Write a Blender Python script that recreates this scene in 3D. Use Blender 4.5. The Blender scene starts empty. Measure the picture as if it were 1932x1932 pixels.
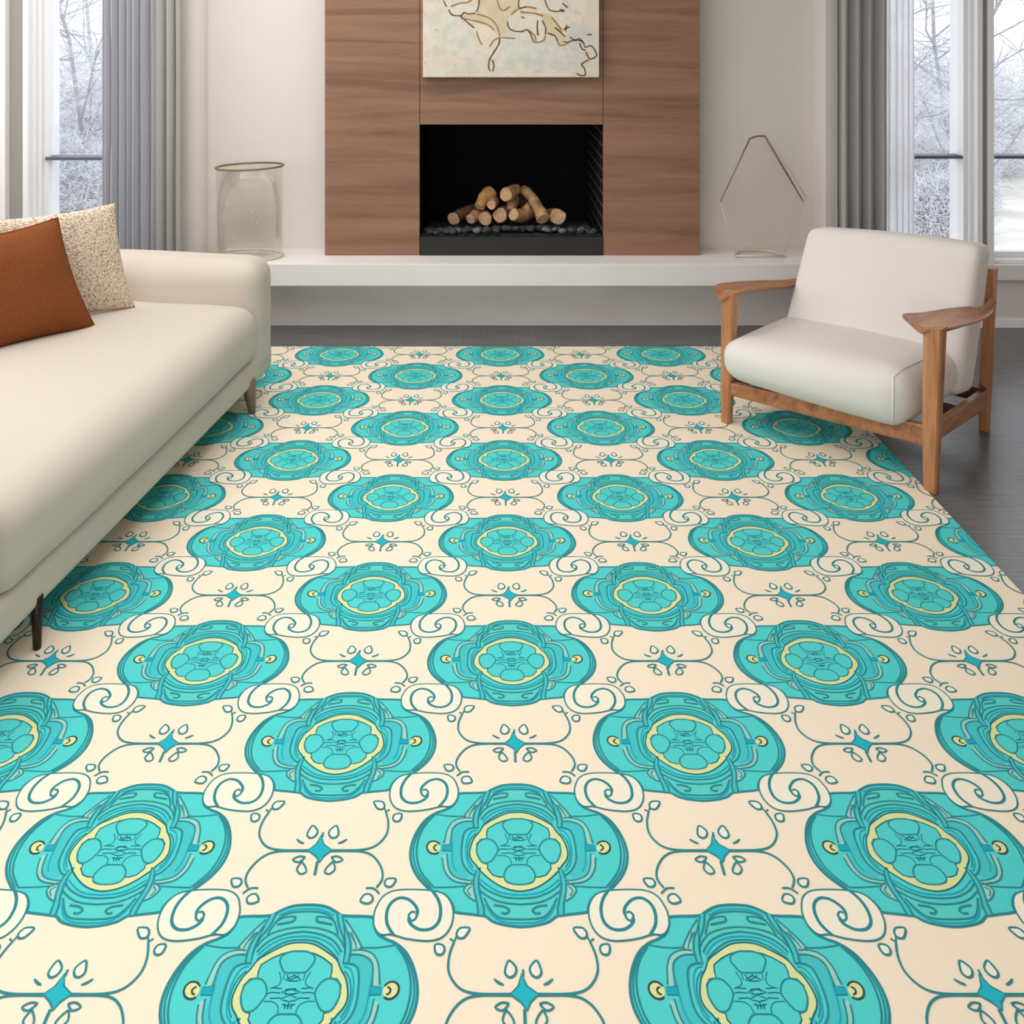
import bpy, bmesh, math, random
from mathutils import Vector, Matrix, noise
random.seed(7)
PI = math.pi
SC = bpy.context.scene
C = SC.collection

# ------------------------------------------------------------------ camera, world, light, exposure
CAM_H = 1.7
cam = bpy.data.cameras.new('camera')
cam.sensor_width = 36.0
cam.lens = 36.0 * 1800 / 1932
cam.shift_x = (966 - 920) / 1932
cam.shift_y = -(966 - 35) / 1932
cam.clip_end = 300
cam_o = bpy.data.objects.new('camera', cam)
cam_o.location = (0, 0, CAM_H)
cam_o.rotation_euler = (PI / 2, 0, 0)
C.objects.link(cam_o)
SC.camera = cam_o

SC.view_settings.view_transform = 'Standard'
SC.view_settings.look = 'None'
SC.view_settings.gamma = 1
SC.view_settings.use_curve_mapping = False
SC.view_settings.exposure = 0.0

w = bpy.data.worlds.new('world')
SC.world = w
w.use_nodes = True
bgn = w.node_tree.nodes['Background']
bgn.inputs[0].default_value = (0.97, 0.985, 1.0, 1)
bgn.inputs[1].default_value = 1.95


def area(name, loc, rot, sx, sy, power, col=(1, 1, 1)):
    l = bpy.data.lights.new(name, 'AREA')
    l.shape = 'RECTANGLE'
    l.size = sx
    l.size_y = sy
    l.energy = power
    l.color = col
    o = bpy.data.objects.new(name, l)
    o.location = loc
    o.rotation_euler = rot
    C.objects.link(o)
    return o


# added unseen area lights that brighten the room from behind, the left and above
area('rear_fill_light', (-0.9, -2.3, 1.6), (math.radians(90), 0, 0), 4.6, 2.2, 52, (1, 0.99, 0.985))
area('side_fill_light', (-3.45, 2.8, 1.8), (0, math.radians(-90), 0), 1.9, 4.4, 38, (1, 0.99, 0.99))
area('overhead_fill_light', (-1.1, 3.0, 2.85), (0, 0, 0), 2.8, 4.0, 80, (1, 0.985, 0.98))


# ------------------------------------------------------------------ helpers
def lin(c):
    def f(v):
        v /= 255.0
        return v / 12.92 if v <= 0.04045 else ((v + 0.055) / 1.055) ** 2.4
    return (f(c[0]), f(c[1]), f(c[2]), 1)


def mat(name, col, rough=0.6, metal=0.0, spec=0.5, bump=None, vary=None, coat=0, sheen=0):
    """bump=(scale, strength, distance); vary=(scale, colour2, low, high)"""
    m = bpy.data.materials.new(name)
    m.use_nodes = True
    nt = m.node_tree
    b = nt.nodes['Principled BSDF']
    b.inputs['Base Color'].default_value = lin(col)
    b.inputs['Roughness'].default_value = rough
    b.inputs['Metallic'].default_value = metal
    b.inputs['Specular IOR Level'].default_value = spec
    b.inputs['Coat Weight'].default_value = coat
    b.inputs['Sheen Weight'].default_value = sheen
    tc = nt.nodes.new('ShaderNodeTexCoord')
    if vary:
        n = nt.nodes.new('ShaderNodeTexNoise')
        n.inputs['Scale'].default_value = vary[0]
        n.inputs['Detail'].default_value = 5
        r = nt.nodes.new('ShaderNodeMapRange')
        r.inputs[1].default_value = vary[2]
        r.inputs[2].default_value = vary[3]
        x = nt.nodes.new('ShaderNodeMix')
        x.data_type = 'RGBA'
        x.inputs[6].default_value = lin(col)
        x.inputs[7].default_value = lin(vary[1])
        nt.links.new(tc.outputs['Object'], n.inputs['Vector'])
        nt.links.new(n.outputs[0], r.inputs[0])
        nt.links.new(r.outputs[0], x.inputs[0])
        nt.links.new(x.outputs[2], b.inputs['Base Color'])
    if bump:
        n = nt.nodes.new('ShaderNodeTexNoise')
        n.inputs['Scale'].default_value = bump[0]
        n.inputs['Detail'].default_value = 3
        bp = nt.nodes.new('ShaderNodeBump')
        bp.inputs['Strength'].default_value = bump[1]
        bp.inputs['Distance'].default_value = bump[2]
        nt.links.new(tc.outputs['Object'], n.inputs['Vector'])
        nt.links.new(n.outputs[0], bp.inputs['Height'])
        nt.links.new(bp.outputs[0], b.inputs['Normal'])
    return m


def grain_mat(name, c1, c2, c3, axis='X', stretch=14.0, scale=5.0, rough=0.45, spec=0.4, fine=60, world=False):
    """wood with grain running along one axis"""
    m = bpy.data.materials.new(name)
    m.use_nodes = True
    nt = m.node_tree
    b = nt.nodes['Principled BSDF']
    b.inputs['Roughness'].default_value = rough
    b.inputs['Specular IOR Level'].default_value = spec
    tc = nt.nodes.new('ShaderNodeTexCoord')
    mp = nt.nodes.new('ShaderNodeMapping')
    s = [stretch, stretch, stretch]
    s['XYZ'.index(axis)] = 1.0
    mp.inputs['Scale'].default_value = s
    n = nt.nodes.new('ShaderNodeTexNoise')
    n.inputs['Scale'].default_value = scale * 0.35
    n.inputs['Detail'].default_value = 6
    n.inputs['Roughness'].default_value = 0.55
    n.inputs['Distortion'].default_value = 0.8
    n2 = nt.nodes.new('ShaderNodeTexNoise')
    n2.inputs['Scale'].default_value = fine * 0.2
    n2.inputs['Detail'].default_value = 3
    r = nt.nodes.new('ShaderNodeValToRGB')
    e = r.color_ramp.elements
    e[0].position = 0.32
    e[0].color = lin(c1)
    e[1].position = 0.68
    e[1].color = lin(c3)
    k = e.new(0.5)
    k.color = lin(c2)
    mx = nt.nodes.new('ShaderNodeMath')
    mx.operation = 'MULTIPLY_ADD'
    mx.inputs[1].default_value = 0.25
    ad = nt.nodes.new('ShaderNodeMath')
    ad.operation = 'SUBTRACT'
    ad.inputs[1].default_value = 0.125
    nt.links.new(tc.outputs['Object'], mp.inputs[0])
    nt.links.new(mp.outputs[0], n.inputs['Vector'])
    nt.links.new(mp.outputs[0], n2.inputs['Vector'])
    nt.links.new(n2.outputs[0], mx.inputs[0])
    nt.links.new(n.outputs[0], mx.inputs[2])
    nt.links.new(mx.outputs[0], ad.inputs[0])
    nt.links.new(ad.outputs[0], r.inputs[0])
    nt.links.new(r.outputs[0], b.inputs['Base Color'])
    return m


def glass_mat(name, tint=(255, 255, 255), refl=0.08, rough=0.02, rim=0.5):
    m = bpy.data.materials.new(name)
    m.use_nodes = True
    nt = m.node_tree
    for n in list(nt.nodes):
        nt.nodes.remove(n)
    out = nt.nodes.new('ShaderNodeOutputMaterial')
    t = nt.nodes.new('ShaderNodeBsdfTransparent')
    t.inputs[0].default_value = lin(tint)
    g = nt.nodes.new('ShaderNodeBsdfGlossy')
    g.inputs['Roughness'].default_value = rough
    g.inputs['Color'].default_value = (1, 1, 1, 1)
    lw = nt.nodes.new('ShaderNodeLayerWeight')
    lw.inputs[0].default_value = 0.25
    r = nt.nodes.new('ShaderNodeMapRange')
    r.inputs[3].default_value = refl
    r.inputs[4].default_value = rim
    mx = nt.nodes.new('ShaderNodeMixShader')
    nt.links.new(lw.outputs['Fresnel'], r.inputs[0])
    nt.links.new(r.outputs[0], mx.inputs[0])
    nt.links.new(t.outputs[0], mx.inputs[1])
    nt.links.new(g.outputs[0], mx.inputs[2])
    nt.links.new(mx.outputs[0], out.inputs[0])
    return m


def link_mesh(name, me, m, parent=None, smooth=False):
    o = bpy.data.objects.new(name, me)
    if m is not None:
        for k in (m if isinstance(m, (list, tuple)) else [m]):
            me.materials.append(k)
    if smooth:
        for p in me.polygons:
            p.use_smooth = True
    C.objects.link(o)
    if parent is not None:
        o.parent = parent
    return o


def from_bm(name, bm, m, parent=None, smooth=False):
    me = bpy.data.meshes.new(name)
    bmesh.ops.recalc_face_normals(bm, faces=bm.faces)
    bm.to_mesh(me)
    bm.free()
    return link_mesh(name, me, m, parent, smooth)


def tag(o, label, cat, group=None):
    o['label'] = label
    o['category'] = cat
    if group:
        o['group'] = group
    return o


def struct(o):
    o['kind'] = 'structure'
    return o


def thing(name, label, cat, loc=(0, 0, 0), rz=0.0, group=None):
    o = bpy.data.objects.new(name, None)
    o.empty_display_size = 0.1
    o.location = loc
    o.rotation_euler = (0, 0, rz)
    C.objects.link(o)
    return tag(o, label, cat, group)


def box(bm, x0, x1, y0, y1, z0, z1, bev=0.0):
    r = bmesh.ops.create_cube(bm, size=1)
    vs = r['verts']
    for v in vs:
        v.co = Vector((x0 + (v.co.x + .5) * (x1 - x0), y0 + (v.co.y + .5) * (y1 - y0), z0 + (v.co.z + .5) * (z1 - z0)))
    if bev:
        es = list({e for v in vs for e in v.link_edges})
        bmesh.ops.bevel(bm, geom=es, offset=bev, segments=3, profile=0.6, affect='EDGES')


def rbox_point(c3, half, r, bulge=(0, 0, 0), corners=None):
    hx, hy, hz = half
    t = [math.sin(max(-1, min(1, c)) * PI / 2) for c in c3]
    p = Vector((t[0] * hx, t[1] * hy, t[2] * hz))
    rr = min(r, hx, hy, hz)
    q = Vector((max(-hx + rr, min(hx - rr, p.x)), max(-hy + rr, min(hy - rr, p.y)), max(-hz + rr, min(hz - rr, p.z))))
    d = p - q
    if d.length > 1e-9:
        p = q + d.normalized() * rr
    n = Vector((p.x / hx, p.y / hy, p.z / hz))
    fx = max(0, 1 - n.x ** 2)
    fy = max(0, 1 - n.y ** 2)
    fz = max(0, 1 - n.z ** 2)
    p.x += bulge[0] * n.x * fy * fz
    p.y += bulge[1] * n.y * fx * fz
    p.z += bulge[2] * n.z * fx * fy
    if corners:
        a, b, c = (p.x / hx + 1) / 2, (p.y / hy + 1) / 2, (p.z / hz + 1) / 2
        s = Vector((0, 0, 0))
        for i, k in enumerate(corners):
            wx = a if i & 1 else 1 - a
            wy = b if i & 2 else 1 - b
            wz = c if i & 4 else 1 - c
            s += Vector(k) * (wx * wy * wz)
        p = s
    return p


def rbox(half, r, cuts=14, bulge=(0, 0, 0), corners=None, wob=0.0, seed=0):
    """box with softly rounded edges and swollen faces; corners = 8 points for a free-form box,
    ordered (x,y,z) from --- +-- -+- ++- --+ +-+ -++ +++"""
    bm = bmesh.new()
    bmesh.ops.create_cube(bm, size=2)
    bmesh.ops.subdivide_edges(bm, edges=bm.edges[:], cuts=cuts, use_grid_fill=True)
    for v in bm.verts:
        v.co = rbox_point(v.co, half, r, bulge, corners)
    return bm


def shift_bm(bm, loc):
    bmesh.ops.translate(bm, verts=bm.verts, vec=Vector(loc))
    return bm


def catmull(pts, n=6, closed=False):
    P = [Vector(p) for p in pts]
    if len(P) < 3:
        return P
    out = []
    m = len(P)
    rng = m if closed else m - 1
    for i in range(rng):
        if closed:
            p0, p1, p2, p3 = P[(i - 1) % m], P[i], P[(i + 1) % m], P[(i + 2) % m]
        else:
            p0, p1, p2, p3 = P[max(0, i - 1)], P[i], P[i + 1], P[min(m - 1, i + 2)]
        for k in range(n):
            t = k / n
            out.append(0.5 * ((2 * p1) + (p2 - p0) * t + (2 * p0 - 5 * p1 + 4 * p2 - p3) * t * t + (3 * p1 - p0 - 3 * p2 + p3) * t ** 3))
    if not closed:
        out.append(P[-1])
    return out


def tube(bm, pts, rad, seg=10, caps=True, squash=1.0):
    """tube along points; rad is a number or one per point; returns end rings"""
    P = [Vector(p) for p in pts]
    R = rad if isinstance(rad, (list, tuple)) else [rad] * len(P)
    rings = []
    up = Vector((0, 0, 1))
    prev = None
    for i, p in enumerate(P):
        d = (P[min(i + 1, len(P) - 1)] - P[max(i - 1, 0)]).normalized()
        if prev is None:
            a = d.cross(up)
            if a.length < 0.05:
                a = d.cross(Vector((1, 0, 0)))
            a.normalize()
        else:
            a = (prev - d * prev.dot(d))
            a.normalize()
        prev = a
        b = d.cross(a)
        ring = [bm.verts.new(p + (a * math.cos(t) + b * math.sin(t) * squash) * R[i]) for t in [2 * PI * k / seg for k in range(seg)]]
        rings.append(ring)
    for r0, r1 in zip(rings, rings[1:]):
        for k in range(seg):
            bm.faces.new((r0[k], r0[(k + 1) % seg], r1[(k + 1) % seg], r1[k]))
    if caps:
        bm.faces.new(rings[0][::-1])
        bm.faces.new(rings[-1])
    return rings


def closed_tube(bm, pts, rad, seg=8):
    P = [Vector(p) for p in pts]
    n = len(P)
    rings = []
    prev = None
    for i, p in enumerate(P):
        d = (P[(i + 1) % n] - P[i - 1]).normalized()
        if prev is None:
            a = d.cross(Vector((0.1, 0.2, 1))).normalized()
        else:
            a = (prev - d * prev.dot(d)).normalized()
        prev = a
        b = d.cross(a)
        rings.append([bm.verts.new(p + (a * math.cos(2 * PI * k / seg) + b * math.sin(2 * PI * k / seg)) * rad) for k in range(seg)])
    for i in range(n):
        r0, r1 = rings[i], rings[(i + 1) % n]
        for k in range(seg):
            bm.faces.new((r0[k], r0[(k + 1) % seg], r1[(k + 1) % seg], r1[k]))


# ------------------------------------------------------------------ materials of the room
M_wall = mat('wall_paint', (228, 221, 215), 0.85, spec=0.2, bump=(90, 0.03, 0.002))
M_white = mat('white_gloss_paint', (250, 249, 250), 0.4, spec=0.4)
M_ceil = mat('ceiling_paint', (238, 236, 232), 0.9, spec=0.1)
M_bench = mat('bench_plaster', (240, 234, 233), 0.55, spec=0.3, vary=(3, (234, 227, 225), 0.4, 0.7))
M_panel = grain_mat('walnut_panel', (125, 91, 73), (144, 107, 87), (156, 119, 98), 'X', 15.0, 2.4, rough=0.5, spec=0.3, fine=60)
M_black = mat('black_steel', (38, 36, 34), 0.5, spec=0.4)
M_grey_bar = mat('window_bar_grey', (96, 100, 112), 0.5)
M_pane = glass_mat('window_glass', (250, 252, 255), 0.02, 0.0, 0.3)


def floor_mat():
    m = bpy.data.materials.new('dark_wood_floor')
    m.use_nodes = True
    nt = m.node_tree
    b = nt.nodes['Principled BSDF']
    b.inputs['Roughness'].default_value = 0.26
    b.inputs['Specular IOR Level'].default_value = 0.45
    tc = nt.nodes.new('ShaderNodeTexCoord')
    mp = nt.nodes.new('ShaderNodeMapping')
    mp.inputs['Rotation'].default_value = (0, 0, math.radians(90))
    br = nt.nodes.new('ShaderNodeTexBrick')
    br.inputs['Scale'].default_value = 1.0
    br.inputs['Brick Width'].default_value = 2.6
    br.inputs['Row Height'].default_value = 0.13
    br.inputs['Mortar Size'].default_value = 0.0022
    br.inputs['Color1'].default_value = lin((104, 101, 100))
    br.inputs['Color2'].default_value = lin((111, 108, 108))
    br.inputs['Mortar'].default_value = lin((99, 96, 95))
    mp2 = nt.nodes.new('ShaderNodeMapping')
    mp2.inputs['Rotation'].default_value = (0, 0, math.radians(90))
    mp2.inputs['Scale'].default_value = (1.2, 26, 1)
    n = nt.nodes.new('ShaderNodeTexNoise')
    n.inputs['Scale'].default_value = 3.0
    n.inputs['Detail'].default_value = 6
    r = nt.nodes.new('ShaderNodeMapRange')
    r.inputs[1].default_value = 0.3
    r.inputs[2].default_value = 0.7
    r.inputs[3].default_value = 0.78
    r.inputs[4].default_value = 1.18
    mx = nt.nodes.new('ShaderNodeMix')
    mx.data_type = 'RGBA'
    mx.blend_type = 'MULTIPLY'
    mx.inputs[0].default_value = 1.0
    nt.links.new(tc.outputs['Object'], mp.inputs[0])
    nt.links.new(mp.outputs[0], br.inputs['Vector'])
    nt.links.new(tc.outputs['Object'], mp2.inputs[0])
    nt.links.new(mp2.outputs[0], n.inputs['Vector'])
    nt.links.new(n.outputs[0], r.inputs[0])
    nt.links.new(br.outputs[0], mx.inputs[6])
    nt.links.new(r.outputs[0], mx.inputs[7])
    nt.links.new(mx.outputs[2], b.inputs['Base Color'])
    return m


M_floor = floor_mat()

# ------------------------------------------------------------------ room shell
XL, XR, YB, ZC = -3.6, 3.6, -2.5, 2.9
WY = 5.25          # plane of the window walls
AY = 5.38          # wall of the fireplace recess
SILL, HEAD = 0.353, 2.55

bm = bmesh.new(); box(bm, XL - .1, XR + .1, YB - .1, 6.3, -0.12, 0.0)
struct(from_bm('floor', bm, M_floor))
bm = bmesh.new(); box(bm, XL - .1, XR + .1, YB - .1, 6.3, ZC, ZC + .1)
struct(from_bm('ceiling', bm, M_ceil))
bm = bmesh.new(); box(bm, XL - .1, XL, YB, 5.45, 0, ZC)
struct(from_bm('wall_left', bm, M_wall))
bm = bmesh.new(); box(bm, XR, XR + .1, YB, 5.45, 0, ZC)
struct(from_bm('wall_right', bm, M_wall))
bm = bmesh.new(); box(bm, XL, XR, YB - .1, YB, 0, ZC)
struct(from_bm('wall_front', bm, M_wall))

# window openings in the back wall: (x0, x1)
WIN = [(-3.42, -2.640), (-2.545, -1.80), (2.05, 2.710), (2.742, 3.45)]
bm = bmesh.new()
TH = 0.20


def profile_wall(bm, pts, z0, z1, back):
    """upright wall whose plan is the open polyline pts, solid to y=back"""
    pl = [Vector((x, y, 0)) for x, y in pts]
    loop = pl + [Vector((pl[-1].x, back, 0)), Vector((pl[0].x, back, 0))]
    lo = [bm.verts.new((p.x, p.y, z0)) for p in loop]
    hi = [bm.verts.new((p.x, p.y, z1)) for p in loop]
    n = len(loop)
    bm.faces.new(lo)
    bm.faces.new(hi[::-1])
    for i in range(n):
        bm.faces.new((lo[i], lo[(i + 1) % n], hi[(i + 1) % n], hi[i]))


# recess wall with the softly rounded left pier and the square right pier
prof = [(-1.80, WY), (-1.66, WY)]
for k in range(1, 21):                      # rounded corner
    a = k / 20 * PI / 2
    prof.append((-1.66 + 0.09 * math.sin(a), WY + 0.085 - 0.085 * math.cos(a)))
for k in range(1, 15):                      # and a soft inner corner
    a = k / 14 * PI / 2
    prof.append((-1.57 + 0.09 - 0.09 * math.cos(a), WY + 0.085 + (AY - WY - 0.085) * math.sin(a)))
prof += [(-0.895, AY)]
profile_wall(bm, prof, 0, ZC, WY + TH)
profile_wall(bm, [(1.162, AY), (1.845, AY), (1.86, WY), (2.05, WY)], 0, ZC, WY + TH)
box(bm, XL, WIN[0][0], WY, WY + TH, 0, ZC)
box(bm, WIN[0][1], WIN[1][0], WY, WY + TH, 0, ZC)
box(bm, WIN[2][1], WIN[3][0], WY, WY + TH, 0, ZC)
box(bm, WIN[3][1], XR, WY, WY + TH, 0, ZC)
for a, b_ in WIN:
    box(bm, a, b_, WY, WY + TH, 0, SILL)
    box(bm, a, b_, WY, WY + TH, HEAD, ZC)
box(bm, -0.896, 1.163, AY, WY + TH, 2.6, ZC)
struct(from_bm('wall_back', bm, M_wall))

bm = bmesh.new()
box(bm, 1.88, XR, WY - .014, WY, 0, .05, .004)
struct(from_bm('baseboard_back', bm, M_white))
bm = bmesh.new()
box(bm, 1.92, XR, WY - .035, WY, SILL - .085, SILL, .004)
struct(from_bm('trim_1', bm, M_bench))
bm = bmesh.new()
box(bm, XL, -1.83, WY - .035, WY, SILL - .085, SILL, .004)
struct(from_bm('trim_2', bm, M_bench))

M_shade_strip = mat('wall_shade_grey', (158, 155, 150), .7)  # thin grey strips: shade on the wall beside the windows, put into the colour
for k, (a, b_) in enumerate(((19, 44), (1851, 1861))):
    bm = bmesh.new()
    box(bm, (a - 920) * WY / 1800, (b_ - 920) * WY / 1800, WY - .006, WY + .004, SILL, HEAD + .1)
    struct(from_bm('trim_%d' % (k + 3), bm, M_shade_strip))

# windows: casing with stepped mouldings, sash, glazing bar, glass
def window(n, x0, x1, bar_z, left_mould, right_mould, label):
    W = bpy.data.objects.new('window_%d' % n, None)
    W.location = ((x0 + x1) / 2, WY, SILL)
    C.objects.link(W)
    struct(W)
    ox, oy, oz = W.location

    def part(name, boxes, m):
        b = bmesh.new()
        for q in boxes:
            box(b, q[0] - ox, q[1] - ox, q[2] - oy, q[3] - oy, q[4] - oz, q[5] - oz, .003)
        return from_bm(name, b, m, W)
    fr = []
    # stepped frame: each step a little deeper in the wall
    steps = [(0.0, 0.030, -0.03), (0.030, 0.050, 0.015), (0.050, 0.072, 0.04), (0.072, 0.10, 0.065)]
    for a, b_, dy in steps[:left_mould]:
        fr.append((x0 + a, x0 + b_, WY + dy, WY + TH, SILL, HEAD))
    for a, b_, dy in steps[:right_mould]:
        fr.append((x1 - b_, x1 - a, WY + dy, WY + TH, SILL, HEAD))
    fr.append((x0, x1, WY + .0, WY + TH, HEAD - .06, HEAD))
    fr.append((x0, x1, WY + .0, WY + TH, SILL, SILL + .02))
    fr.append((x0, x1, WY + .06, WY + TH - .02, SILL + .02, SILL + .05))
    part('window_frame', fr, M_white)
    gx0 = x0 + (steps[left_mould - 1][1] if left_mould else 0)
    gx1 = x1 - (steps[right_mould - 1][1] if right_mould else 0)
    part('glazing_bar', [(gx0 - .012, gx1 + .012, WY + .045, WY + .14, bar_z - .009, bar_z + .008)], M_grey_bar)
    part('window_glass', [(gx0, gx1, WY + .10, WY + .104, SILL + .03, HEAD - .05)], M_pane)
    return W


window(1, WIN[0][0], WIN[0][1], 0.93, 3, 2, '')
window(2, WIN[1][0], WIN[1][1], 0.922, 4, 2, '')
window(3, WIN[2][0], WIN[2][1], 0.93, 2, 3, '')
window(4, WIN[3][0], WIN[3][1], 0.93, 2, 3, '')

# ------------------------------------------------------------------ hearth bench and fireplace wall
BT, BF = 0.406, 5.03
t = thing('hearth_bench', 'long white plaster hearth bench running under the wood fireplace wall', 'bench', (0.13, 5.2, 0))
bm = bmesh.new(); box(bm, -1.47 - .13, 1.84 - .13, BF - 5.2, AY - .001 - 5.2, BT - .117, BT, .004)
from_bm('bench_slab', bm, M_bench, t)
bm = bmesh.new(); box(bm, -1.47 - .13, 1.84 - .13, 5.285 - 5.2, AY - .001 - 5.2, 0.0, BT - .117)
from_bm('bench_support', bm, M_bench, t)

PY = 5.211
t = thing('fireplace_surround', 'walnut panelled fireplace wall with horizontal grain around the black firebox', 'fireplace', (.13, 5.3, BT))
def panel(x0, x1, z0, z1, nm='wood_panel', m=M_panel):
    b = bmesh.new(); box(b, x0 - .13, x1 - .13, PY - 5.3, PY + .035 - 5.3, z0 - BT, z1 - BT, .0015)
    return from_bm(nm, b, m, t)
panel(-.8886, -.3722, BT, 2.6)
panel(-.3695, .6300, 1.121, 2.6)
panel(.6327, 1.158, BT, 2.6)
b = bmesh.new()
for x0, x1 in ((-.885, -.372), (.632, 1.155)):
    box(b, x0 - .13, x1 - .13, PY + .036 - 5.3, AY - .001 - 5.3, 0, 2.6 - BT)
box(b, -.371 - .13, .631 - .13, PY + .036 - 5.3, AY - .001 - 5.3, 1.13 - BT, 2.6 - BT)
from_bm('panel_core', b, M_panel, t)


def brick_mat():
    m = bpy.data.materials.new('black_firebrick')
    m.use_nodes = True
    nt = m.node_tree
    bs = nt.nodes['Principled BSDF']
    bs.inputs['Roughness'].default_value = 0.75
    bs.inputs['Specular IOR Level'].default_value = 0.15
    tc = nt.nodes.new('ShaderNodeTexCoord')
    sp = nt.nodes.new('ShaderNodeSeparateXYZ')
    ad = nt.nodes.new('ShaderNodeMath')
    cb = nt.nodes.new('ShaderNodeCombineXYZ')
    br = nt.nodes.new('ShaderNodeTexBrick')
    br.inputs['Scale'].default_value = 1
    br.inputs['Brick Width'].default_value = 0.22
    br.inputs['Row Height'].default_value = 0.066
    br.inputs['Mortar Size'].default_value = 0.003
    br.inputs['Color1'].default_value = lin((24, 24, 23))
    br.inputs['Color2'].default_value = lin((30, 30, 29))
    br.inputs['Mortar'].default_value = lin((122, 122, 119))
    nt.links.new(tc.outputs['Object'], sp.inputs[0])
    nt.links.new(sp.outputs[0], ad.inputs[0])
    nt.links.new(sp.outputs[1], ad.inputs[1])
    nt.links.new(ad.outputs[0], cb.inputs[0])
    nt.links.new(sp.outputs[2], cb.inputs[1])
    nt.links.new(cb.outputs[0], br.inputs['Vector'])
    nt.links.new(br.outputs[0], bs.inputs['Base Color'])
    return m


M_brick = brick_mat()
M_blackbrick = mat('plain_black_brick', (11, 11, 11), 0.8, spec=0.1)  # near-black brick tone without mortar lines
FX0, FX1, FY0, FY1, FZ1 = -.3705, .631, PY + .036, 6.02, 1.121
tfb = thing('firebox', 'black brick lined firebox holding a gas log fire', 'fireplace', (.13, 5.6, BT))
b = bmesh.new()
def fb(x0, x1, y0, y1, z0, z1, bb=None):
    box(bb or b, x0 - .13, x1 - .13, y0 - 5.6, y1 - 5.6, z0 - BT, z1 - BT)
fb(FX1, FX1 + .05, FY0, FY1, BT, FZ1)
from_bm('side_lining', b, M_brick, tfb)
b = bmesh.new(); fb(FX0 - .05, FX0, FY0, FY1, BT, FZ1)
from_bm('side_lining', b, M_blackbrick, tfb)
b = bmesh.new(); fb(FX0 - .05, FX1 + .05, FY1, FY1 + .05, BT, FZ1 + .05)
M_back = brick_mat(); M_back.name = 'darker_back_brick'  # darker copy of the brick with faint mortar lines
for nd in M_back.node_tree.nodes:
    if nd.type == 'TEX_BRICK':
        nd.inputs['Color1'].default_value = lin((13, 13, 12)); nd.inputs['Color2'].default_value = lin((15, 15, 14)); nd.inputs['Mortar'].default_value = lin((20, 20, 19))
from_bm('back_lining', b, M_back, tfb)
b = bmesh.new(); fb(FX0 - .05, FX1 + .05, FY0, FY1, FZ1, FZ1 + .05)
from_bm('firebox_top', b, M_blackbrick, tfb)
b = bmesh.new(); fb(FX0, FX1, FY0 + .02, FY1, BT + .001, BT + .01)
from_bm('firebox_floor', b, M_blackbrick, tfb)
b = bmesh.new(); fb(FX0 + .001, FX1 - .001, PY - .004, PY + .03, BT + .001, .508)
o = from_bm('front_lip', b, M_black, tfb)
o['label'] = 'dark steel tray front of the firebox'
bmesh_dummy = None

# ------------------------------------------------------------------ floor helpers for furniture
SU, SV = 0.8093, 0.2863     # width of one repeat of the rug, depth of one row
# ------------------------------------------------------------------ rug
RUG = (-1.45, 1.575, 1.15, 4.922)
COL = {
    'cream': (252, 236, 212), 'halo': (250, 241, 221), 'turq': (88, 214, 212), 'cap': (96, 213, 206), 'mid': (76, 200, 205),
    'line': (52, 140, 148), 'dark': (38, 112, 124), 'blue': (36, 172, 196), 'yellow': (226, 230, 164),
    'pale': (160, 214, 200), 'black': (60, 80, 80), 'star': (42, 186, 202)}
KEYS = list(COL)
RM = [mat('rug_' + k, COL[k], 0.9, spec=0.1, bump=(700, 0.12, 0.001)) for k in KEYS]


def T7(zx, zy):
    py = 1440 + zy / 3.864 - 35
    px = 740 + zx / 3.864 - 920
    return (px / py * 1.7 - 0.0641, 3060 / py - 1.9419)


def T2(zx, zy):
    py = 1280 + zy / 2.1467 - 35
    px = 400 + zx / 2.1467 - 920
    return (px / py * 1.7 + 0.3404, 3060 / py - 1.9419)


cell_v, cell_f, cell_m = [], [], []
LZ = 0.00008
LC = [0]


def add_poly(pts, col, layer):
    i0 = len(cell_v)
    LC[0] += 1
    z = layer * LZ + LC[0] * 2e-6
    vs = [Vector((p[0], p[1], 0)) for p in pts]
    from mathutils.geometry import tessellate_polygon
    tris = tessellate_polygon([vs])
    cell_v.extend([(p.x, p.y, z) for p in vs])
    for tr in tris:
        a, b_, c = [vs[k] for k in tr]
        if (b_ - a).cross(c - a).z < 0:
            tr = (tr[0], tr[2], tr[1])
        cell_f.append(tuple(i0 + k for k in tr))
        cell_m.append(KEYS.index(col))


def add_line(pts, wd, col, layer, closed=False, smooth=5, taper=False):
    P = catmull([(p[0], p[1], 0) for p in pts], smooth, closed) if smooth and len(pts) > 2 else [Vector((p[0], p[1], 0)) for p in pts]
    n = len(P)
    i0 = len(cell_v)
    LC[0] += 1
    z = layer * LZ + LC[0] * 2e-6
    for i, p in enumerate(P):
        if closed:
            d = P[(i + 1) % n] - P[i - 1]
        else:
            d = P[min(i + 1, n - 1)] - P[max(i - 1, 0)]
        if d.length < 1e-9:
            d = Vector((1, 0, 0))
        d.normalize()
        h = wd / 2
        if taper:
            h *= max(.35, math.sin(PI * (i + .5) / n) ** .6)
        q = Vector((-d.y, d.x, 0)) * h
        cell_v.append((p.x + q.x, p.y + q.y, z))
        cell_v.append((p.x - q.x, p.y - q.y, z))
    for i in range(n if closed else n - 1):
        a = i0 + 2 * i
        c = i0 + 2 * ((i + 1) % n)
        cell_f.append((a, a + 1, c + 1, c))
        cell_m.append(KEYS.index(col))


def mirr(P):
    return [(-x, y) for x, y in P]


def both(fn, P, *a, **k):
    P = [(0.0 if abs(x) < .011 else x, y) for x, y in P]
    fn(P, *a, **k)
    fn(mirr(P), *a, **k)


def t7(L):
    return [T7(*p) for p in L]


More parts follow.
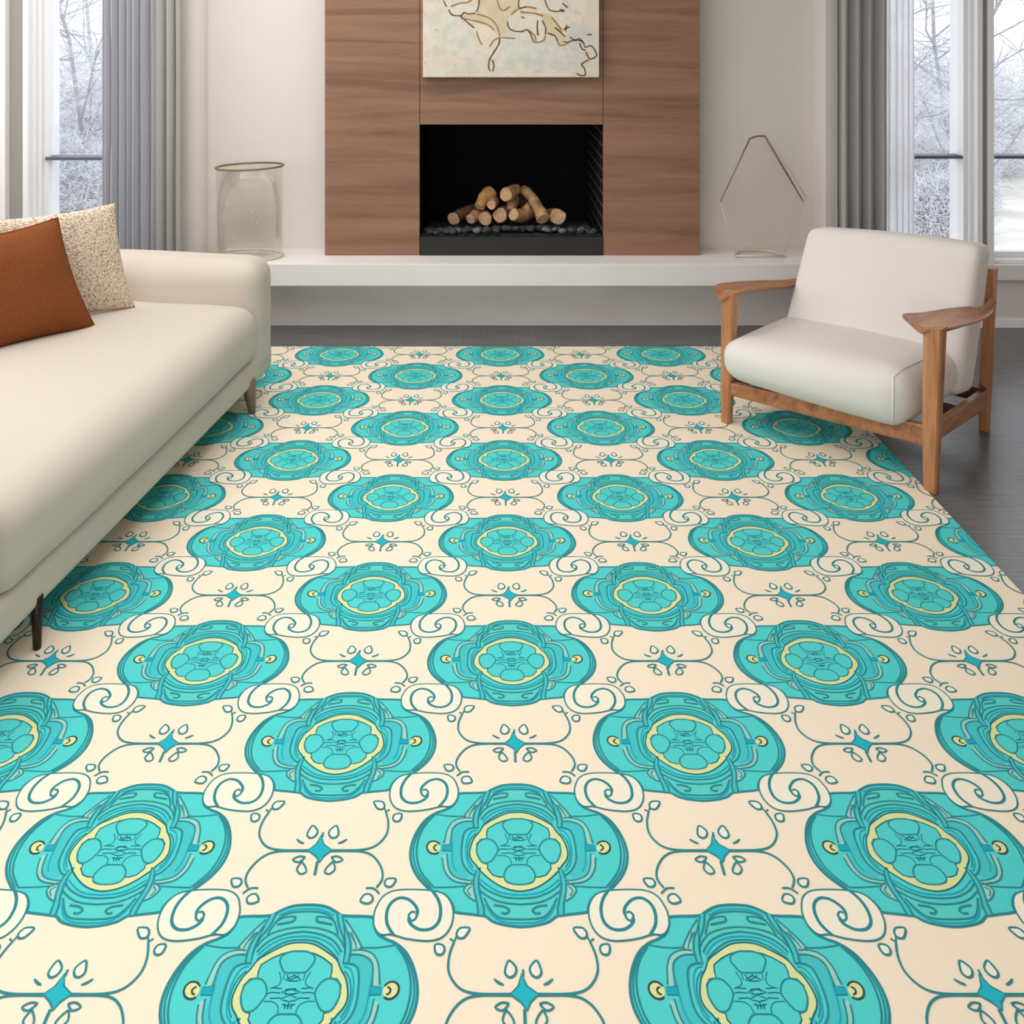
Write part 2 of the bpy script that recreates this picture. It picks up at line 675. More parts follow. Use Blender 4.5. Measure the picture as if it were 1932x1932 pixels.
def t2(L):
    return [T2(*p) for p in L]


# outline of the medallion (right half, top to bottom), mirrored to a closed shape
R = t7([(905, 182), (1010, 190), (1085, 218), (1120, 236), (1170, 243), (1335, 250), (1350, 295), (1385, 340), (1440, 368), (1510, 392),
        (1585, 440), (1645, 510), (1692, 595), (1716, 680), (1715, 760), (1690, 835), (1645, 900), (1580, 962), (1500, 985), (1455, 1030),
        (1432, 1085), (1425, 1118), (1300, 1135), (1240, 1143), (1200, 1150), (1150, 1188), (1060, 1214), (948, 1226)])
R[0] = (0, R[0][1]); R[-1] = (0, R[-1][1])
full = R + [(-x, y) for x, y in R[-2:0:-1]]
sm = [(p.x, p.y) for p in catmull([(x, y, 0) for x, y in full], 4, True)]
add_poly(sm, 'turq', 1)
add_line(full, .0052, 'line', 9, closed=True, smooth=4)
both(add_line, t7([(1520, 408), (1590, 478), (1640, 560), (1667, 650), (1668, 750), (1640, 838), (1568, 932)]), .0036, 'line', 8)
both(add_line, t7([(1535, 412), (1612, 488), (1662, 570), (1692, 660), (1692, 750), (1664, 838), (1585, 940)]), .0030, 'line', 8)
both(add_line, t7([(1290, 415), (1400, 415), (1500, 402), (1520, 396)]), .0028, 'line', 8)
both(add_line, t7([(1340, 928), (1450, 935), (1570, 938)]), .0028, 'line', 8)
# top and bottom caps
capR = t7([(905, 200), (1000, 208), (1080, 240), (1130, 300), (1180, 380), (1200, 430), (1100, 380), (1000, 340), (905, 330)])
both(add_poly, capR, 'cap', 2)
capB = t7([(945, 1062), (1060, 1052), (1150, 1020), (1210, 985), (1180, 1080), (1130, 1150), (1060, 1185), (946, 1195)])
both(add_poly, capB, 'cap', 2)
for L, wd, c in (
    ([(905, 218), (1000, 224), (1070, 250), (1110, 300), (1135, 345)], .0036, 'line'),
    ([(905, 203), (1000, 210), (1085, 240)], .003, 'blue'),
    ([(904, 303), (1000, 310), (1100, 335), (1160, 375), (1190, 412)], .0032, 'line'),
    ([(904, 328), (1010, 340), (1100, 370), (1150, 405), (1182, 440)], .0034, 'line'),
    ([(904, 352), (1010, 362), (1100, 395), (1172, 455)], .0030, 'blue'),
    ([(905, 372), (1000, 380), (1090, 420), (1172, 478)], .0030, 'line'),
    ([(1230, 905), (1190, 945), (1130, 980), (1050, 1008), (945, 1018)], .0034, 'line'),
    ([(1232, 960), (1150, 1018), (1060, 1050), (945, 1062)], .0036, 'line'),
    ([(1220, 880), (1130, 950), (1045, 982), (945, 992)], .003, 'blue'),
    ([(1205, 1015), (1165, 1095), (1120, 1148), (1060, 1166), (945, 1172)], .0036, 'line'),
    ([(1195, 1060), (1150, 1145), (1070, 1188), (945, 1198)], .003, 'blue'),
    ([(1135, 1068), (1065, 1078), (1028, 1105), (1050, 1128), (1085, 1125)], .0045, 'line'),
    ([(978, 246), (985, 272), (1035, 282), (1085, 290)], .0045, 'line'),
    ([(978, 246), (1040, 250), (1095, 272)], .003, 'line'),
    # ropes
    ([(1100, 228), (1130, 300), (1180, 370), (1205, 440), (1210, 505)], .0040, 'line'),
    ([(1118, 232), (1148, 300), (1198, 370), (1220, 440), (1222, 500)], .0060, 'mid'),
    ([(1135, 240), (1165, 300), (1215, 370), (1238, 430), (1240, 495)], .0036, 'line'),
    ([(1160, 300), (1190, 380), (1205, 450)], .002, 'dark'),
    ([(1215, 790), (1232, 860), (1235, 940), (1225, 1020), (1212, 1080), (1212, 1138)], .0040, 'line'),
    ([(1228, 800), (1250, 870), (1254, 950), (1243, 1030), (1232, 1085), (1232, 1138)], .0060, 'mid'),
    ([(1243, 810), (1268, 880), (1272, 960), (1258, 1035), (1256, 1090), (1254, 1138)], .0036, 'line'),
    ([(1280, 900), (1330, 928), (1346, 962), (1315, 1008), (1268, 1038)], .0032, 'line'),
    ([(1290, 930), (1320, 960), (1300, 1000)], .0024, 'line'),
    ([(1160, 262), (1230, 330), (1285, 392), (1302, 420), (1255, 432)], .0032, 'line'),
    ([(1200, 330), (1250, 385), (1270, 420)], .0022, 'line'),
    ([(1215, 330), (1262, 400)], .0022, 'line'),
    # plates at the sides
    ([(1250, 428), (1330, 432), (1392, 458), (1432, 512), (1452, 570), (1466, 612)], .0030, 'line'),
    ([(1242, 452), (1310, 455), (1370, 480), (1400, 522), (1414, 600), (1420, 640)], .0032, 'line'),
    ([(1450, 690), (1448, 780), (1428, 838), (1388, 868), (1330, 884), (1262, 888)], .0032, 'line'),
    ([(1486, 720), (1480, 800), (1450, 860), (1400, 895), (1300, 912), (1270, 920)], .0030, 'line'),
    ([(1215, 498), (1270, 505), (1310, 532), (1332, 600), (1345, 700), (1335, 770), (1295, 828), (1250, 852)], .0036, 'line'),
    ([(1215, 515), (1260, 530), (1296, 590), (1312, 680), (1300, 770), (1262, 818)], .0026, 'blue'),
    ([(1225, 540), (1268, 580), (1296, 650), (1296, 730), (1268, 790)], .0022, 'line'),
    ([(1405, 560), (1410, 640), (1412, 760), (1390, 820)], .0024, 'blue'),
):
    both(add_line, t7(L), wd, c, 8)
both(add_line, t7([(1248, 440), (1320, 443), (1382, 468), (1418, 518), (1434, 580), (1445, 625)]), .0085, 'pale', 6)
both(add_line, t7([(1466, 700), (1464, 785), (1440, 848), (1392, 882), (1320, 898), (1262, 904)]), .0085, 'pale', 6)
both(add_poly, t7([(1168, 275), (1230, 335), (1285, 395), (1300, 420), (1250, 430), (1235, 380)]), 'pale', 3)
both(add_poly, t7([(1275, 905), (1330, 930), (1344, 962), (1312, 1006), (1272, 1030)]), 'pale', 3)
both(add_poly, t7([(1240, 505), (1290, 520), (1330, 600), (1344, 700), (1330, 775), (1290, 828), (1330, 880), (1390, 862), (1428, 830),
                   (1436, 760), (1418, 640), (1412, 580), (1395, 515), (1360, 475), (1300, 456), (1245, 460)]), 'mid', 2)
# yellow ring and the centre
ring = t7([(905, 388), (1000, 398), (1090, 438), (1165, 482), (1200, 530), (1248, 585), (1282, 670), (1276, 730), (1240, 778), (1212, 820), (1130, 895), (1040, 945), (942, 965)])
ring[0] = (0, ring[0][1]); ring[-1] = (0, ring[-1][1])
ringf = ring + [(-x, y) for x, y in ring[-2:0:-1]]
add_poly([(p.x, p.y) for p in catmull([(x, y, 0) for x, y in ringf], 3, True)], 'yellow', 4)
add_line(ringf, .0028, 'dark', 7, closed=True, smooth=3)
inn = t7([(907, 436), (960, 436), (1022, 450), (1078, 472), (1140, 508), (1150, 545), (1150, 578), (1195, 585), (1226, 618), (1232, 680), (1214, 732), (1190, 760), (1158, 768),
          (1162, 800), (1128, 846), (1082, 862), (1050, 862), (1032, 895), (985, 913), (938, 918)])
inn[0] = (0, inn[0][1]); inn[-1] = (0, inn[-1][1])
add_poly(inn + [(-x, y) for x, y in inn[-2:0:-1]], 'turq', 5)
add_line(inn + [(-x, y) for x, y in inn[-2:0:-1]], .0026, 'dark', 8, closed=True, smooth=0)
for L in ([(907, 435), (960, 436), (1012, 455), (1028, 485), (1010, 520), (985, 548), (915, 551)],
          [(938, 772), (985, 774), (1022, 800), (1046, 848), (1032, 895), (985, 913), (940, 916)]):
    Q = t7(L)
    Q[0] = (0, Q[0][1]); Q[-1] = (0, Q[-1][1])
    add_line(Q + [(-x, y) for x, y in Q[-2:0:-1]], .0032, 'line', 8, closed=True, smooth=3)
both(add_line, t7([(1074, 655), (1100, 602), (1140, 582), (1190, 590), (1222, 622), (1232, 680), (1215, 732), (1190, 757), (1140, 752), (1100, 708)]), .0032, 'line', 8, closed=True, smooth=3)
both(add_line, t7([(1018, 545), (1000, 590), (1012, 618), (1060, 636)]), .0022, 'line', 8)
both(add_line, t7([(985, 548), (985, 590)]), .002, 'line', 8)
both(add_line, t7([(985, 772), (992, 730), (1030, 706), (1085, 704)]), .0022, 'line', 8)
for L in ([(985, 635), (1050, 632)], [(990, 660), (1040, 656), (1070, 662)], [(985, 685), (1050, 688)],
          [(960, 640), (985, 655), (965, 672), (985, 690), (960, 705)], [(880 + 60, 712), (960, 730), (968, 718)],
          [(925, 562), (960, 566), (972, 590), (925, 596)]):
    both(add_line, t7(L), .002, 'dark', 8, smooth=2)
add_line(t7([(890, 640), (950, 636), (955, 662), (900, 668), (890, 640)]), .002, 'dark', 8, smooth=0)
add_line(t7([(875, 560), (900, 590), (950, 566)]), .002, 'dark', 8, smooth=2)
for xx in (905, 925, 945):
    add_line(t7([(xx, 715), (xx + 3, 745)]), .0022, 'dark', 8, smooth=0)
# knobs at both sides


def ell(cx, cy, rx, ry, n=14, a0=0, a1=360):
    return [(cx + rx * math.cos(math.radians(a0 + (a1 - a0) * k / n)), cy - ry * math.sin(math.radians(a0 + (a1 - a0) * k / n))) for k in range(n if a1 - a0 == 360 else n + 1)]


both(add_poly, t7(ell(1540, 645, 46, 42)), 'yellow', 6)
both(add_line, t7(ell(1542, 645, 50, 46, 12, -130, 150)), .0036, 'black', 8, smooth=2)
both(add_line, t7([(1518, 625), (1540, 640), (1538, 660), (1520, 668)]), .0036, 'black', 8, smooth=3)
both(add_poly, t7([(1408, 622), (1478, 628), (1484, 668), (1415, 670)]), 'blue', 7)
both(add_line, t7([(1408, 622), (1478, 628), (1484, 668), (1415, 670)]), .002, 'line', 8, closed=True, smooth=0)

# scroll at the upper right of every medallion (and mirrored at the upper left)
oval = t7([(1333, 240), (1338, 195), (1365, 138), (1430, 106), (1540, 100), (1660, 106), (1745, 125), (1800, 170), (1830, 230), (1832, 300), (1795, 358), (1710, 380),
           (1570, 368), (1470, 345), (1400, 345), (1350, 300)])
both(add_poly, [(p.x, p.y) for p in catmull([(x, y, 0) for x, y in oval], 3, True)], 'halo', 10)
both(add_line, oval, .0034, 'line', 12, closed=True, smooth=4)
both(add_line, t7([(1562, 262), (1553, 240), (1570, 222), (1590, 228)]), .0046, 'line', 13, smooth=3)
both(add_line, t7([(1603, 240), (1602, 218), (1580, 188), (1530, 155), (1470, 147), (1425, 175), (1411, 225), (1430, 290), (1485, 350)]), .0062, 'line', 13, smooth=5)
both(add_line, t7([(1604, 236), (1600, 260), (1580, 272), (1562, 262)]), .0046, 'line', 14, smooth=3)
both(add_line, t7([(1560, 252), (1562, 272), (1590, 298), (1645, 320), (1712, 315), (1750, 275), (1745, 208), (1712, 150), (1668, 108)]), .0062, 'line', 14, smooth=5)

# curls and buds between the medallions, traced about the small star
star_v0, star_f0 = len(cell_v), len(cell_f)


def bud(cx, cy, r, ang, long=1.35):
    """small drop outline; centre in photograph-crop units of T2, ang = direction of its tip"""
    P = []
    for k in range(12):
        a = 2 * PI * k / 12
        rr = r * (1 + (long - 1) * max(0, math.cos(a)) ** 3)
        x = rr * math.cos(a)
        y = r * .85 * math.sin(a) * (1 - .25 * max(0, math.cos(a)))
        q = math.radians(ang)
        P.append(T2(cx + x * math.cos(q) - y * math.sin(q), cy - (x * math.sin(q) + y * math.cos(q)) * .95))
    both(add_line, P, .0042, 'line', 12, closed=True, smooth=2)
    both(add_poly, P, 'halo', 11)


both(add_line, t2([(478, 713), (600, 712), (665, 695), (708, 650), (716, 600), (706, 556)]), .0042, 'line', 12)
both(add_line, t2([(722, 548), (706, 556), (700, 540)]), .0038, 'line', 12, smooth=0)
both(add_line, t2([(478, 717), (600, 718), (655, 738), (688, 785), (692, 830), (668, 866)]), .0042, 'line', 12)
both(add_line, t2([(625, 868), (645, 867), (662, 872), (680, 890)]), .0038, 'line', 12)
bud(682, 530, 20, 150)
bud(753, 580, 19, 40, 1.15)
bud(722, 845, 21, 30)
bud(630, 912, 24, 200, 1.15)
bud(496, 642, 23, 70)
both(add_line, t2([(512, 686), (530, 680), (550, 668)]), .0048, 'line', 12, taper=True)
both(add_line, t2([(484, 742), (510, 738), (532, 752), (505, 762), (486, 744)]), .0036, 'line', 12, smooth=3)
both(add_line, t2([(494, 762), (500, 790), (478, 810), (458, 802), (470, 780), (492, 760)]), .0036, 'line', 12, smooth=3)
sx = T2(430, 712)[0]
STAR = t2([(436, 652), (446, 690), (480, 714), (446, 738), (430, 762), (414, 738), (382, 714), (416, 690)])
STAR = [(x - sx, y) for x, y in STAR]
add_poly([(p.x, p.y) for p in catmull([(x, y, 0) for x, y in STAR], 1, True)], 'star', 12)
add_line(STAR, .0034, 'line', 13, closed=True, smooth=0)
add_line([(0, T2(430, 640)[1]), (0, T2(430, 660)[1])], .004, 'line', 12, smooth=0)
add_line([(0, T2(430, 758)[1]), (0, T2(430, 815)[1])], .0055, 'line', 12, smooth=0)
for i in range(star_v0, len(cell_v)):
    x, y, z = cell_v[i]
    cell_v[i] = (x + SU / 2, y, z)

RZ = 0.008
V, F, MI = [], [], []
U0, V0 = 0.0630, 1.9419
for row in range(-4, 13):
    for colm in range(-4, 5):
        cx = U0 + (colm + (0.5 if row % 2 else 0)) * SU
        cy = V0 + row * SV
        if cx < RUG[0] - SU or cx > RUG[1] + SU * .6 or cy < RUG[2] - .3 or cy > RUG[3] + .3:
            continue
        i0 = len(V)
        V.extend([(x + cx, y + cy, z + RZ) for x, y, z in cell_v])
        F.extend([tuple(i0 + k for k in f) for f in cell_f])
        MI.extend(cell_m)
me = bpy.data.meshes.new('rug_pile')
me.from_pydata(V, [], F)
me.polygons.foreach_set('material_index', MI)
bm = bmesh.new()
bm.from_mesh(me)
for co, no in (((RUG[0], 0, 0), (-1, 0, 0)), ((RUG[1], 0, 0), (1, 0, 0)), ((0, RUG[2], 0), (0, -1, 0)), ((0, RUG[3], 0), (0, 1, 0))):
    bmesh.ops.bisect_plane(bm, geom=bm.verts[:] + bm.edges[:] + bm.faces[:], dist=1e-6, plane_co=co, plane_no=no, clear_outer=True)
nf = len(bm.faces)
box(bm, RUG[0], RUG[1], RUG[2], RUG[3], 0.0005, RZ)
for v in bm.verts:
    v.co.x -= U0
    v.co.y -= 3.0
me2 = bpy.data.meshes.new('patterned_rug')
bm.to_mesh(me2)
bm.free()
bpy.data.meshes.remove(me)
rug = link_mesh('patterned_rug', me2, RM)
rug.location = (U0, 3.0, 0)
tag(rug, 'large cream rug patterned with turquoise medallions, scrolls and small stars', 'rug')

# ------------------------------------------------------------------ sofa
M_sofa = mat('ivory_upholstery', (205, 195, 182), 0.85, spec=0.15, bump=(34, 0.10, 0.006), sheen=0.1)
M_sofa_w = mat('ivory_upholstery_wash', (228, 220, 208), 0.85, spec=0.15, bump=(14, 0.25, 0.01), sheen=0.15)
M_bronze = mat('dark_bronze', (52, 42, 34), 0.35, metal=0.6)
M_legwood = mat('taupe_wood', (128, 108, 88), 0.5)
SA = math.atan2(-.1277, 1.0)
sofa = thing('sofa', 'long ivory upholstered sofa with rounded arms standing on the left of the rug', 'sofa', (-.962, 4.345, 0), SA)


def soft(name, x0, x1, y0, y1, z0, z1, r, bulge, parent, m, wob=0.004, seed=0, cuts=16, cor=None):
    b = rbox(((x1 - x0) / 2, (y1 - y0) / 2, (z1 - z0) / 2), r, cuts, bulge, cor, 0, seed)
    if not cor:
        shift_bm(b, ((x0 + x1) / 2, (y0 + y1) / 2, (z0 + z1) / 2))
    if wob:
        for v in b.verts:
            v.co += noise.noise_vector(v.co * 4.0 + Vector((seed * 3.1, 0, 0))) * wob
    return from_bm(name, b, m, parent, True)


soft('base', -1.20, -.012, -2.20, -.01, .114, .235, .03, (0, 0, 0), sofa, M_sofa, .001)
soft('seat_cushion', -1.05, .004, -1.985, -.20, .215, .468, .085, (.02, .02, .035), sofa, M_sofa, .006, 2, 22)
soft('backrest', -1.24, -.98, -2.18, -.02, .2, .60, .09, (.02, .0, .01), sofa, M_sofa, .004, 3)
a1 = soft('armrest', -1.22, .0, -.245, 0.0, .118, .636, .085, (0, .022, .012), sofa, M_sofa, .006, 4, 20)
soft('armrest', -1.22, .0, -2.23, -1.985, .118, .636, .085, (0, .02, .012), sofa, M_sofa, .005, 5, 18)
# seams
def seam(pts, parent, m, r=.0035, n=6):
    b = bmesh.new()
    tube(b, catmull(pts, n), r, 6)
    return from_bm('seam', b, m, parent, True)
def sofa_leg(x, y, m, lab, zt=.14, r0=.020, r1=.012, lean=(0, 0)):
    b = bmesh.new()
    tube(b, [(x, y, zt), (x + lean[0] * .5, y + lean[1] * .5, zt / 2), (x + lean[0], y + lean[1], 0.0105)], [r0, (r0 + r1) / 2, r1], 14)
    o = from_bm('leg', b, m, sofa, True)
    o['label'] = lab
# near leg and far leg as the photograph shows them
sofa_leg(-.03, -.265, M_legwood, 'taupe wooden leg', .15, .032, .014, (.018, .0))
sofa_leg(-.02, -1.80, M_bronze, 'dark bronze leg', .15, .016, .011)
sofa_leg(-1.15, -.26, M_legwood, 'taupe wooden leg', .15, .032, .014)
sofa_leg(-1.15, -1.80, M_bronze, 'dark bronze leg', .15, .016, .011)


# cushions standing on the sofa
def pillow(name, BL, BR, TR, TL, th, m, label, seam_m=None, n=26, rough=0.0, concave=.10):
    BL, BR, TR, TL = map(Vector, (BL, BR, TR, TL))
    c = (BL + BR + TR + TL) / 4
    base = Vector((c.x, c.y, min(BL.z, BR.z)))
    nrm = ((BR - BL).cross(TL - BL)).normalized()
    b = bmesh.new()
    grid = {}
    for s in (0, 1):
        for i in range(n + 1):
            for j in range(n + 1):
                if s == 1 and (i in (0, n) or j in (0, n)):
                    grid[s, i, j] = grid[0, i, j]
                    continue
                u, v = i / n, j / n
                U, W_ = 2 * u - 1, 2 * v - 1
                # edges curve inwards, corners stay pointed
                uu = .5 + .5 * U * (1 - concave * (1 - W_ ** 2) * abs(U) ** 2)
                vv = .5 + .5 * W_ * (1 - concave * (1 - U ** 2) * abs(W_) ** 2)
                p = (BL * (1 - uu) + BR * uu) * (1 - vv) + (TL * (1 - uu) + TR * uu) * vv
                h = th * ((1 - U ** 4) * (1 - W_ ** 4)) ** .55 * (0.75 + .25 * (1 - U * U) * (1 - W_ * W_))
                q = p + nrm * (h if s == 0 else -h)
                q += noise.noise_vector(q * 7) * .006 * min(1, h * 30)
                if rough and h > .004:
                    q += nrm * (noise.noise(q * 95) * rough) * (1 if s == 0 else -1)
                grid[s, i, j] = b.verts.new(q - base)
    for s in (0, 1):
        for i in range(n):
            for j in range(n):
                f = [grid[s, i, j], grid[s, i + 1, j], grid[s, i + 1, j + 1], grid[s, i, j + 1]]
                b.faces.new(f if s == 0 else f[::-1])
    root = thing(name, label, 'cushion', base)
    from_bm('cover', b, m, root, True)
    if seam_m:
        bb = bmesh.new()
        edge = [(i, 0) for i in range(n)] + [(n, j) for j in range(n)] + [(i, n) for i in range(n, 0, -1)] + [(0, j) for j in range(n, 0, -1)]
        pts = []
        for i, j in edge:
            u, v = i / n, j / n
            U, W_ = 2 * u - 1, 2 * v - 1
            uu = .5 + .5 * U * (1 - concave * (1 - W_ ** 2) * abs(U) ** 2)
            vv = .5 + .5 * W_ * (1 - concave * (1 - U ** 2) * abs(W_) ** 2)
            p = (BL * (1 - uu) + BR * uu) * (1 - vv) + (TL * (1 - uu) + TR * uu) * vv
            pts.append(p - base)
        closed_tube(bb, pts, .0035, 6)
        from_bm('seam', bb, seam_m, root, True)
    return root


def boucle_mat():
    m = mat('boucle_weave', (232, 218, 196), 0.95, spec=0.05)
    nt = m.node_tree
    b = nt.nodes['Principled BSDF']
    tc = nt.nodes.new('ShaderNodeTexCoord')
    n1 = nt.nodes.new('ShaderNodeTexNoise')
    n1.inputs['Scale'].default_value = 115
    n1.inputs['Detail'].default_value = 4
    n1.inputs['Roughness'].default_value = .7
    r = nt.nodes.new('ShaderNodeValToRGB')
    e = r.color_ramp.elements
    e[0].position = .38
    e[0].color = lin((168, 134, 102))
    e[1].position = .58
    e[1].color = lin((240, 226, 208))
    k = e.new(.47)
    k.color = lin((222, 203, 180))
    v = nt.nodes.new('ShaderNodeTexVoronoi')
    v.inputs['Scale'].default_value = 150
    bp = nt.nodes.new('ShaderNodeBump')
    bp.inputs['Strength'].default_value = .8
    bp.inputs['Distance'].default_value = .006
    nt.links.new(tc.outputs['Object'], n1.inputs['Vector'])
    nt.links.new(tc.outputs['Object'], v.inputs['Vector'])
    nt.links.new(n1.outputs[0], r.inputs[0])
    nt.links.new(r.outputs[0], b.inputs['Base Color'])
    nt.links.new(v.outputs[0], bp.inputs['Height'])
    nt.links.new(bp.outputs[0], b.inputs['Normal'])
    return m


M_boucle = boucle_mat()
M_brown = mat('tan_wool', (138, 82, 50), 0.95, spec=0.0, bump=(420, 0.3, 0.002), sheen=0.0, vary=(240, (124, 72, 42), .4, .6))
SZ = .478
pillow('boucle_cushion', (-1.905, 3.71, SZ), (-1.488, 4.03, SZ), (-1.552, 3.975, .932), (-1.955, 3.66, .925), .058, M_boucle,
       'speckled cream boucle cushion standing on the sofa behind the tan one', None, 44, .004, .07)
pillow('wool_cushion', (-1.885, 3.40, SZ), (-1.545, 3.765, SZ - .003), (-1.668, 3.70, .928), (-1.985, 3.37, .90), .085, M_brown,
       'tan brown wool cushion standing on the sofa in front of the boucle one', M_brown, 30, 0, .08)

# ------------------------------------------------------------------ armchair
M_oak = grain_mat('oiled_oak', (160, 106, 68), (190, 132, 90), (206, 150, 108), 'Z', 10, 6, rough=.4, spec=.4, fine=60)
M_oak_h = grain_mat('oiled_oak_arm', (146, 92, 60), (176, 116, 78), (196, 136, 96), 'Y', 10, 6, rough=.32, spec=.5, fine=60)
M_redwood = mat('dark_red_wood', (84, 34, 26), .5)
M_chair = mat('white_linen', (236, 229, 224), .85, spec=.15, bump=(330, .10, .0012), sheen=.1)
CO = Vector((1.2985, 3.7135, 0))
CA = math.atan2(-.697, .717)
chair = thing('armchair', 'white upholstered armchair with oiled oak frame standing on the right edge of the rug', 'armchair', CO, CA)
E1 = Vector((math.cos(CA), math.sin(CA), 0))
E2 = Vector((-math.sin(CA), math.cos(CA), 0))


def loc2(px, py, d):
    """chair-local point of a photograph pixel at distance d"""
    wpt = Vector((d * (px - 920) / 1800, d, 1.7 - d * (py - 35) / 1800)) - CO
    return Vector((wpt.dot(E1), wpt.dot(E2), wpt.z))


def bar(name, pts, w_, d_, m, parent, bev=.006):
    """tapered rectangular bar through points; w_ and d_ lists (across X / Y of the chair)"""
    b = bmesh.new()
    rings = []
    for i, p in enumerate(pts):
        hw, hd = w_[i] / 2, d_[i] / 2
        ring = []
        ch = bev
        for sx_, sy_ in ((-1, -1), (1, -1), (1, 1), (-1, 1)):
            cs = [(sx_ * hw, sy_ * (hd - ch)), (sx_ * (hw - ch), sy_ * hd)]
            if sx_ * sy_ < 0:
                cs = cs[::-1]
            for q in cs:
                ring.append(b.verts.new((p[0] + q[0], p[1] + q[1], p[2])))
        rings.append(ring)
    for r0, r1 in zip(rings, rings[1:]):
        for k in range(8):
            b.faces.new((r0[k], r0[(k + 1) % 8], r1[(k + 1) % 8], r1[k]))
    b.faces.new(rings[0])
    b.faces.new(rings[-1])
    return from_bm(name, b, m, parent)


HW = .411
G = .010       # the left front and right front leg stand on the rug
FRp, FLp = Vector((HW, 0, 0)), Vector((-HW, 0, 0))
bar('leg', [(-HW - .002, .0, G), (-HW + .002, .0, .16), (-HW + .012, .004, .556)], [.040, .046, .058], [.036, .044, .056], M_oak, chair)
bar('leg', [(HW, .0, .002), (HW + .002, .0, .2), (HW + .012, .004, .598)], [.044, .056, .066], [.036, .046, .060], M_oak, chair)
bar('leg', [(.3825, .686, .002), (.388, .682, .2), (.406, .705, .672)], [.036, .040, .034], [.036, .050, .050], M_oak, chair)
bar('leg', [(-.33, .68, .002), (-.33, .675, .2), (-.315, .72, .56)], [.036, .040, .034], [.036, .05, .045], M_oak, chair)
# front rail, side rails, rear rail


def rail(name, a, b_, za, zb, ha, hb, th, m, axis):
    bb = bmesh.new()
    n = 10
    rings = []
    for i in range(n + 1):
        t_ = i / n
        c = Vector(a) * (1 - t_) + Vector(b_) * t_
        z = za * (1 - t_) + zb * t_
        h = ha * (1 - t_) + hb * t_
        if axis == 'Y':
            o1 = Vector((th / 2, 0, 0))
        else:
            o1 = Vector((0, th / 2, 0))
        rings.append([bb.verts.new(c + o1 * s + Vector((0, 0, z + h / 2 * q))) for s, q in ((-1, -.8), (-.8, -1), (.8, -1), (1, -.8), (1, .8), (.8, 1), (-.8, 1), (-1, .8))])
    for r0, r1 in zip(rings, rings[1:]):
        for k in range(8):
            bb.faces.new((r0[k], r0[(k + 1) % 8], r1[(k + 1) % 8], r1[k]))
    bb.faces.new(rings[0])
    bb.faces.new(rings[-1])
    return from_bm(name, bb, m, chair)


rail('front_rail', (-HW + .015, .0, 0), (HW - .02, .0, 0), .155, .200, .052, .074, .030, M_oak_h, 'X')
rail('side_rail', (HW + .002, .02, 0), (.388, .665, 0), .210, .140, .060, .074, .026, M_oak_h, 'Y')
rail('side_rail', (-HW + .005, .02, 0), (-.335, .66, 0), .165, .14, .055, .06, .026, M_oak_h, 'Y')
o = rail('rear_rail', (-.32, .63, 0), (.40, .63, 0), .165, .165, .055, .055, .03, M_redwood, 'X')
o['label'] = 'dark red rear rail'
o = rail('seat_slat', (-.39, .30, 0), (.40, .30, 0), .185, .195, .03, .03, .06, M_redwood, 'X')


# armrests: dished paddles that narrow and curl up to the rear post
def armrest(sections, name='armrest'):
    """sections: (y, x_in, x_out, z_in, z_out, thick)"""
    bb = bmesh.new()
    rings = []
    sm_ = catmull([(s[0], s[1], s[2]) for s in sections], 6)
    sm2 = catmull([(s[3], s[4], s[5]) for s in sections], 6)
    for p, q in zip(sm_, sm2):
        y, xi, xo = p
        zi, zo, th = q
        ring = []
        K = 8
        for k in range(K + 1):
            f = k / K
            x = xi * (1 - f) + xo * f
            z = zi * (1 - f) + zo * f - .010 * math.sin(PI * f)
            ring.append(Vector((x, y, z)))
        for k in range(K, -1, -1):
            f = k / K
            x = xi * (1 - f) + xo * f
            z = zi * (1 - f) + zo * f - .010 * math.sin(PI * f) - th * (.25 + .75 * math.sin(PI * f))
            ring.append(Vector((x, y, z)))
        rings.append([bb.verts.new(c) for c in ring])
    for r0, r1 in zip(rings, rings[1:]):
        L = len(r0)
        for k in range(L):
            bb.faces.new((r0[k], r0[(k + 1) % L], r1[(k + 1) % L], r1[k]))
    bb.faces.new(rings[0])
    bb.faces.new(rings[-1])
    return from_bm(name, bb, M_oak_h, chair, True)


armrest([(-.035, .385, .400, .596, .590, .012), (-.02, .34, .430, .604, .592, .022), (.03, .300, .468, .608, .594, .032), (.12, .335, .486, .602, .590, .026),
         (.30, .372, .490, .586, .570, .024), (.46, .400, .474, .566, .552, .022), (.57, .412, .452, .556, .546, .020), (.64, .417, .443, .566, .556, .014)])
armrest([(-.04, -.415, -.425, .545, .546, .012), (-.03, -.385, -.450, .550, .556, .020), (.03, -.362, -.478, .556, .566, .028), (.15, -.355, -.470, .549, .555, .024),
         (.32, -.345, -.440, .530, .534, .020), (.46, -.335, -.40, .512, .516, .018), (.62, -.325, -.37, .500, .504, .016), (.70, -.318, -.345, .500, .504, .016)])

# seat cushion
SEATC = [
    (-.410, -.070, .200), (.345, -.070, .200), (-.39, .52, .225), (.375, .52, .200),
    (-.415, -.090, .372), (.350, -.070, .430), (-.39, .52, .375), (.375, .50, .385)]
SEATARGS = ((.38, .30, .10), .085, (.008, .02, .022), SEATC)
seat = rbox((.38, .30, .10), .085, 20, (.008, .02, .022), SEATC)
sc = from_bm('seat_cushion', seat, M_chair, chair, True)
# back cushion
back = rbox((.35, .08, .25), .036, 20, (.004, .016, .012), corners=[
    (-.365, .335, .215), (.385, .36, .225), (-.36, .50, .215), (.395, .52, .205),
    (-.315, .535, .752), (.418, .500, .795), (-.315, .665, .742), (.432, .635, .790)])
bc = from_bm('back_cushion', back, M_chair, chair, True)
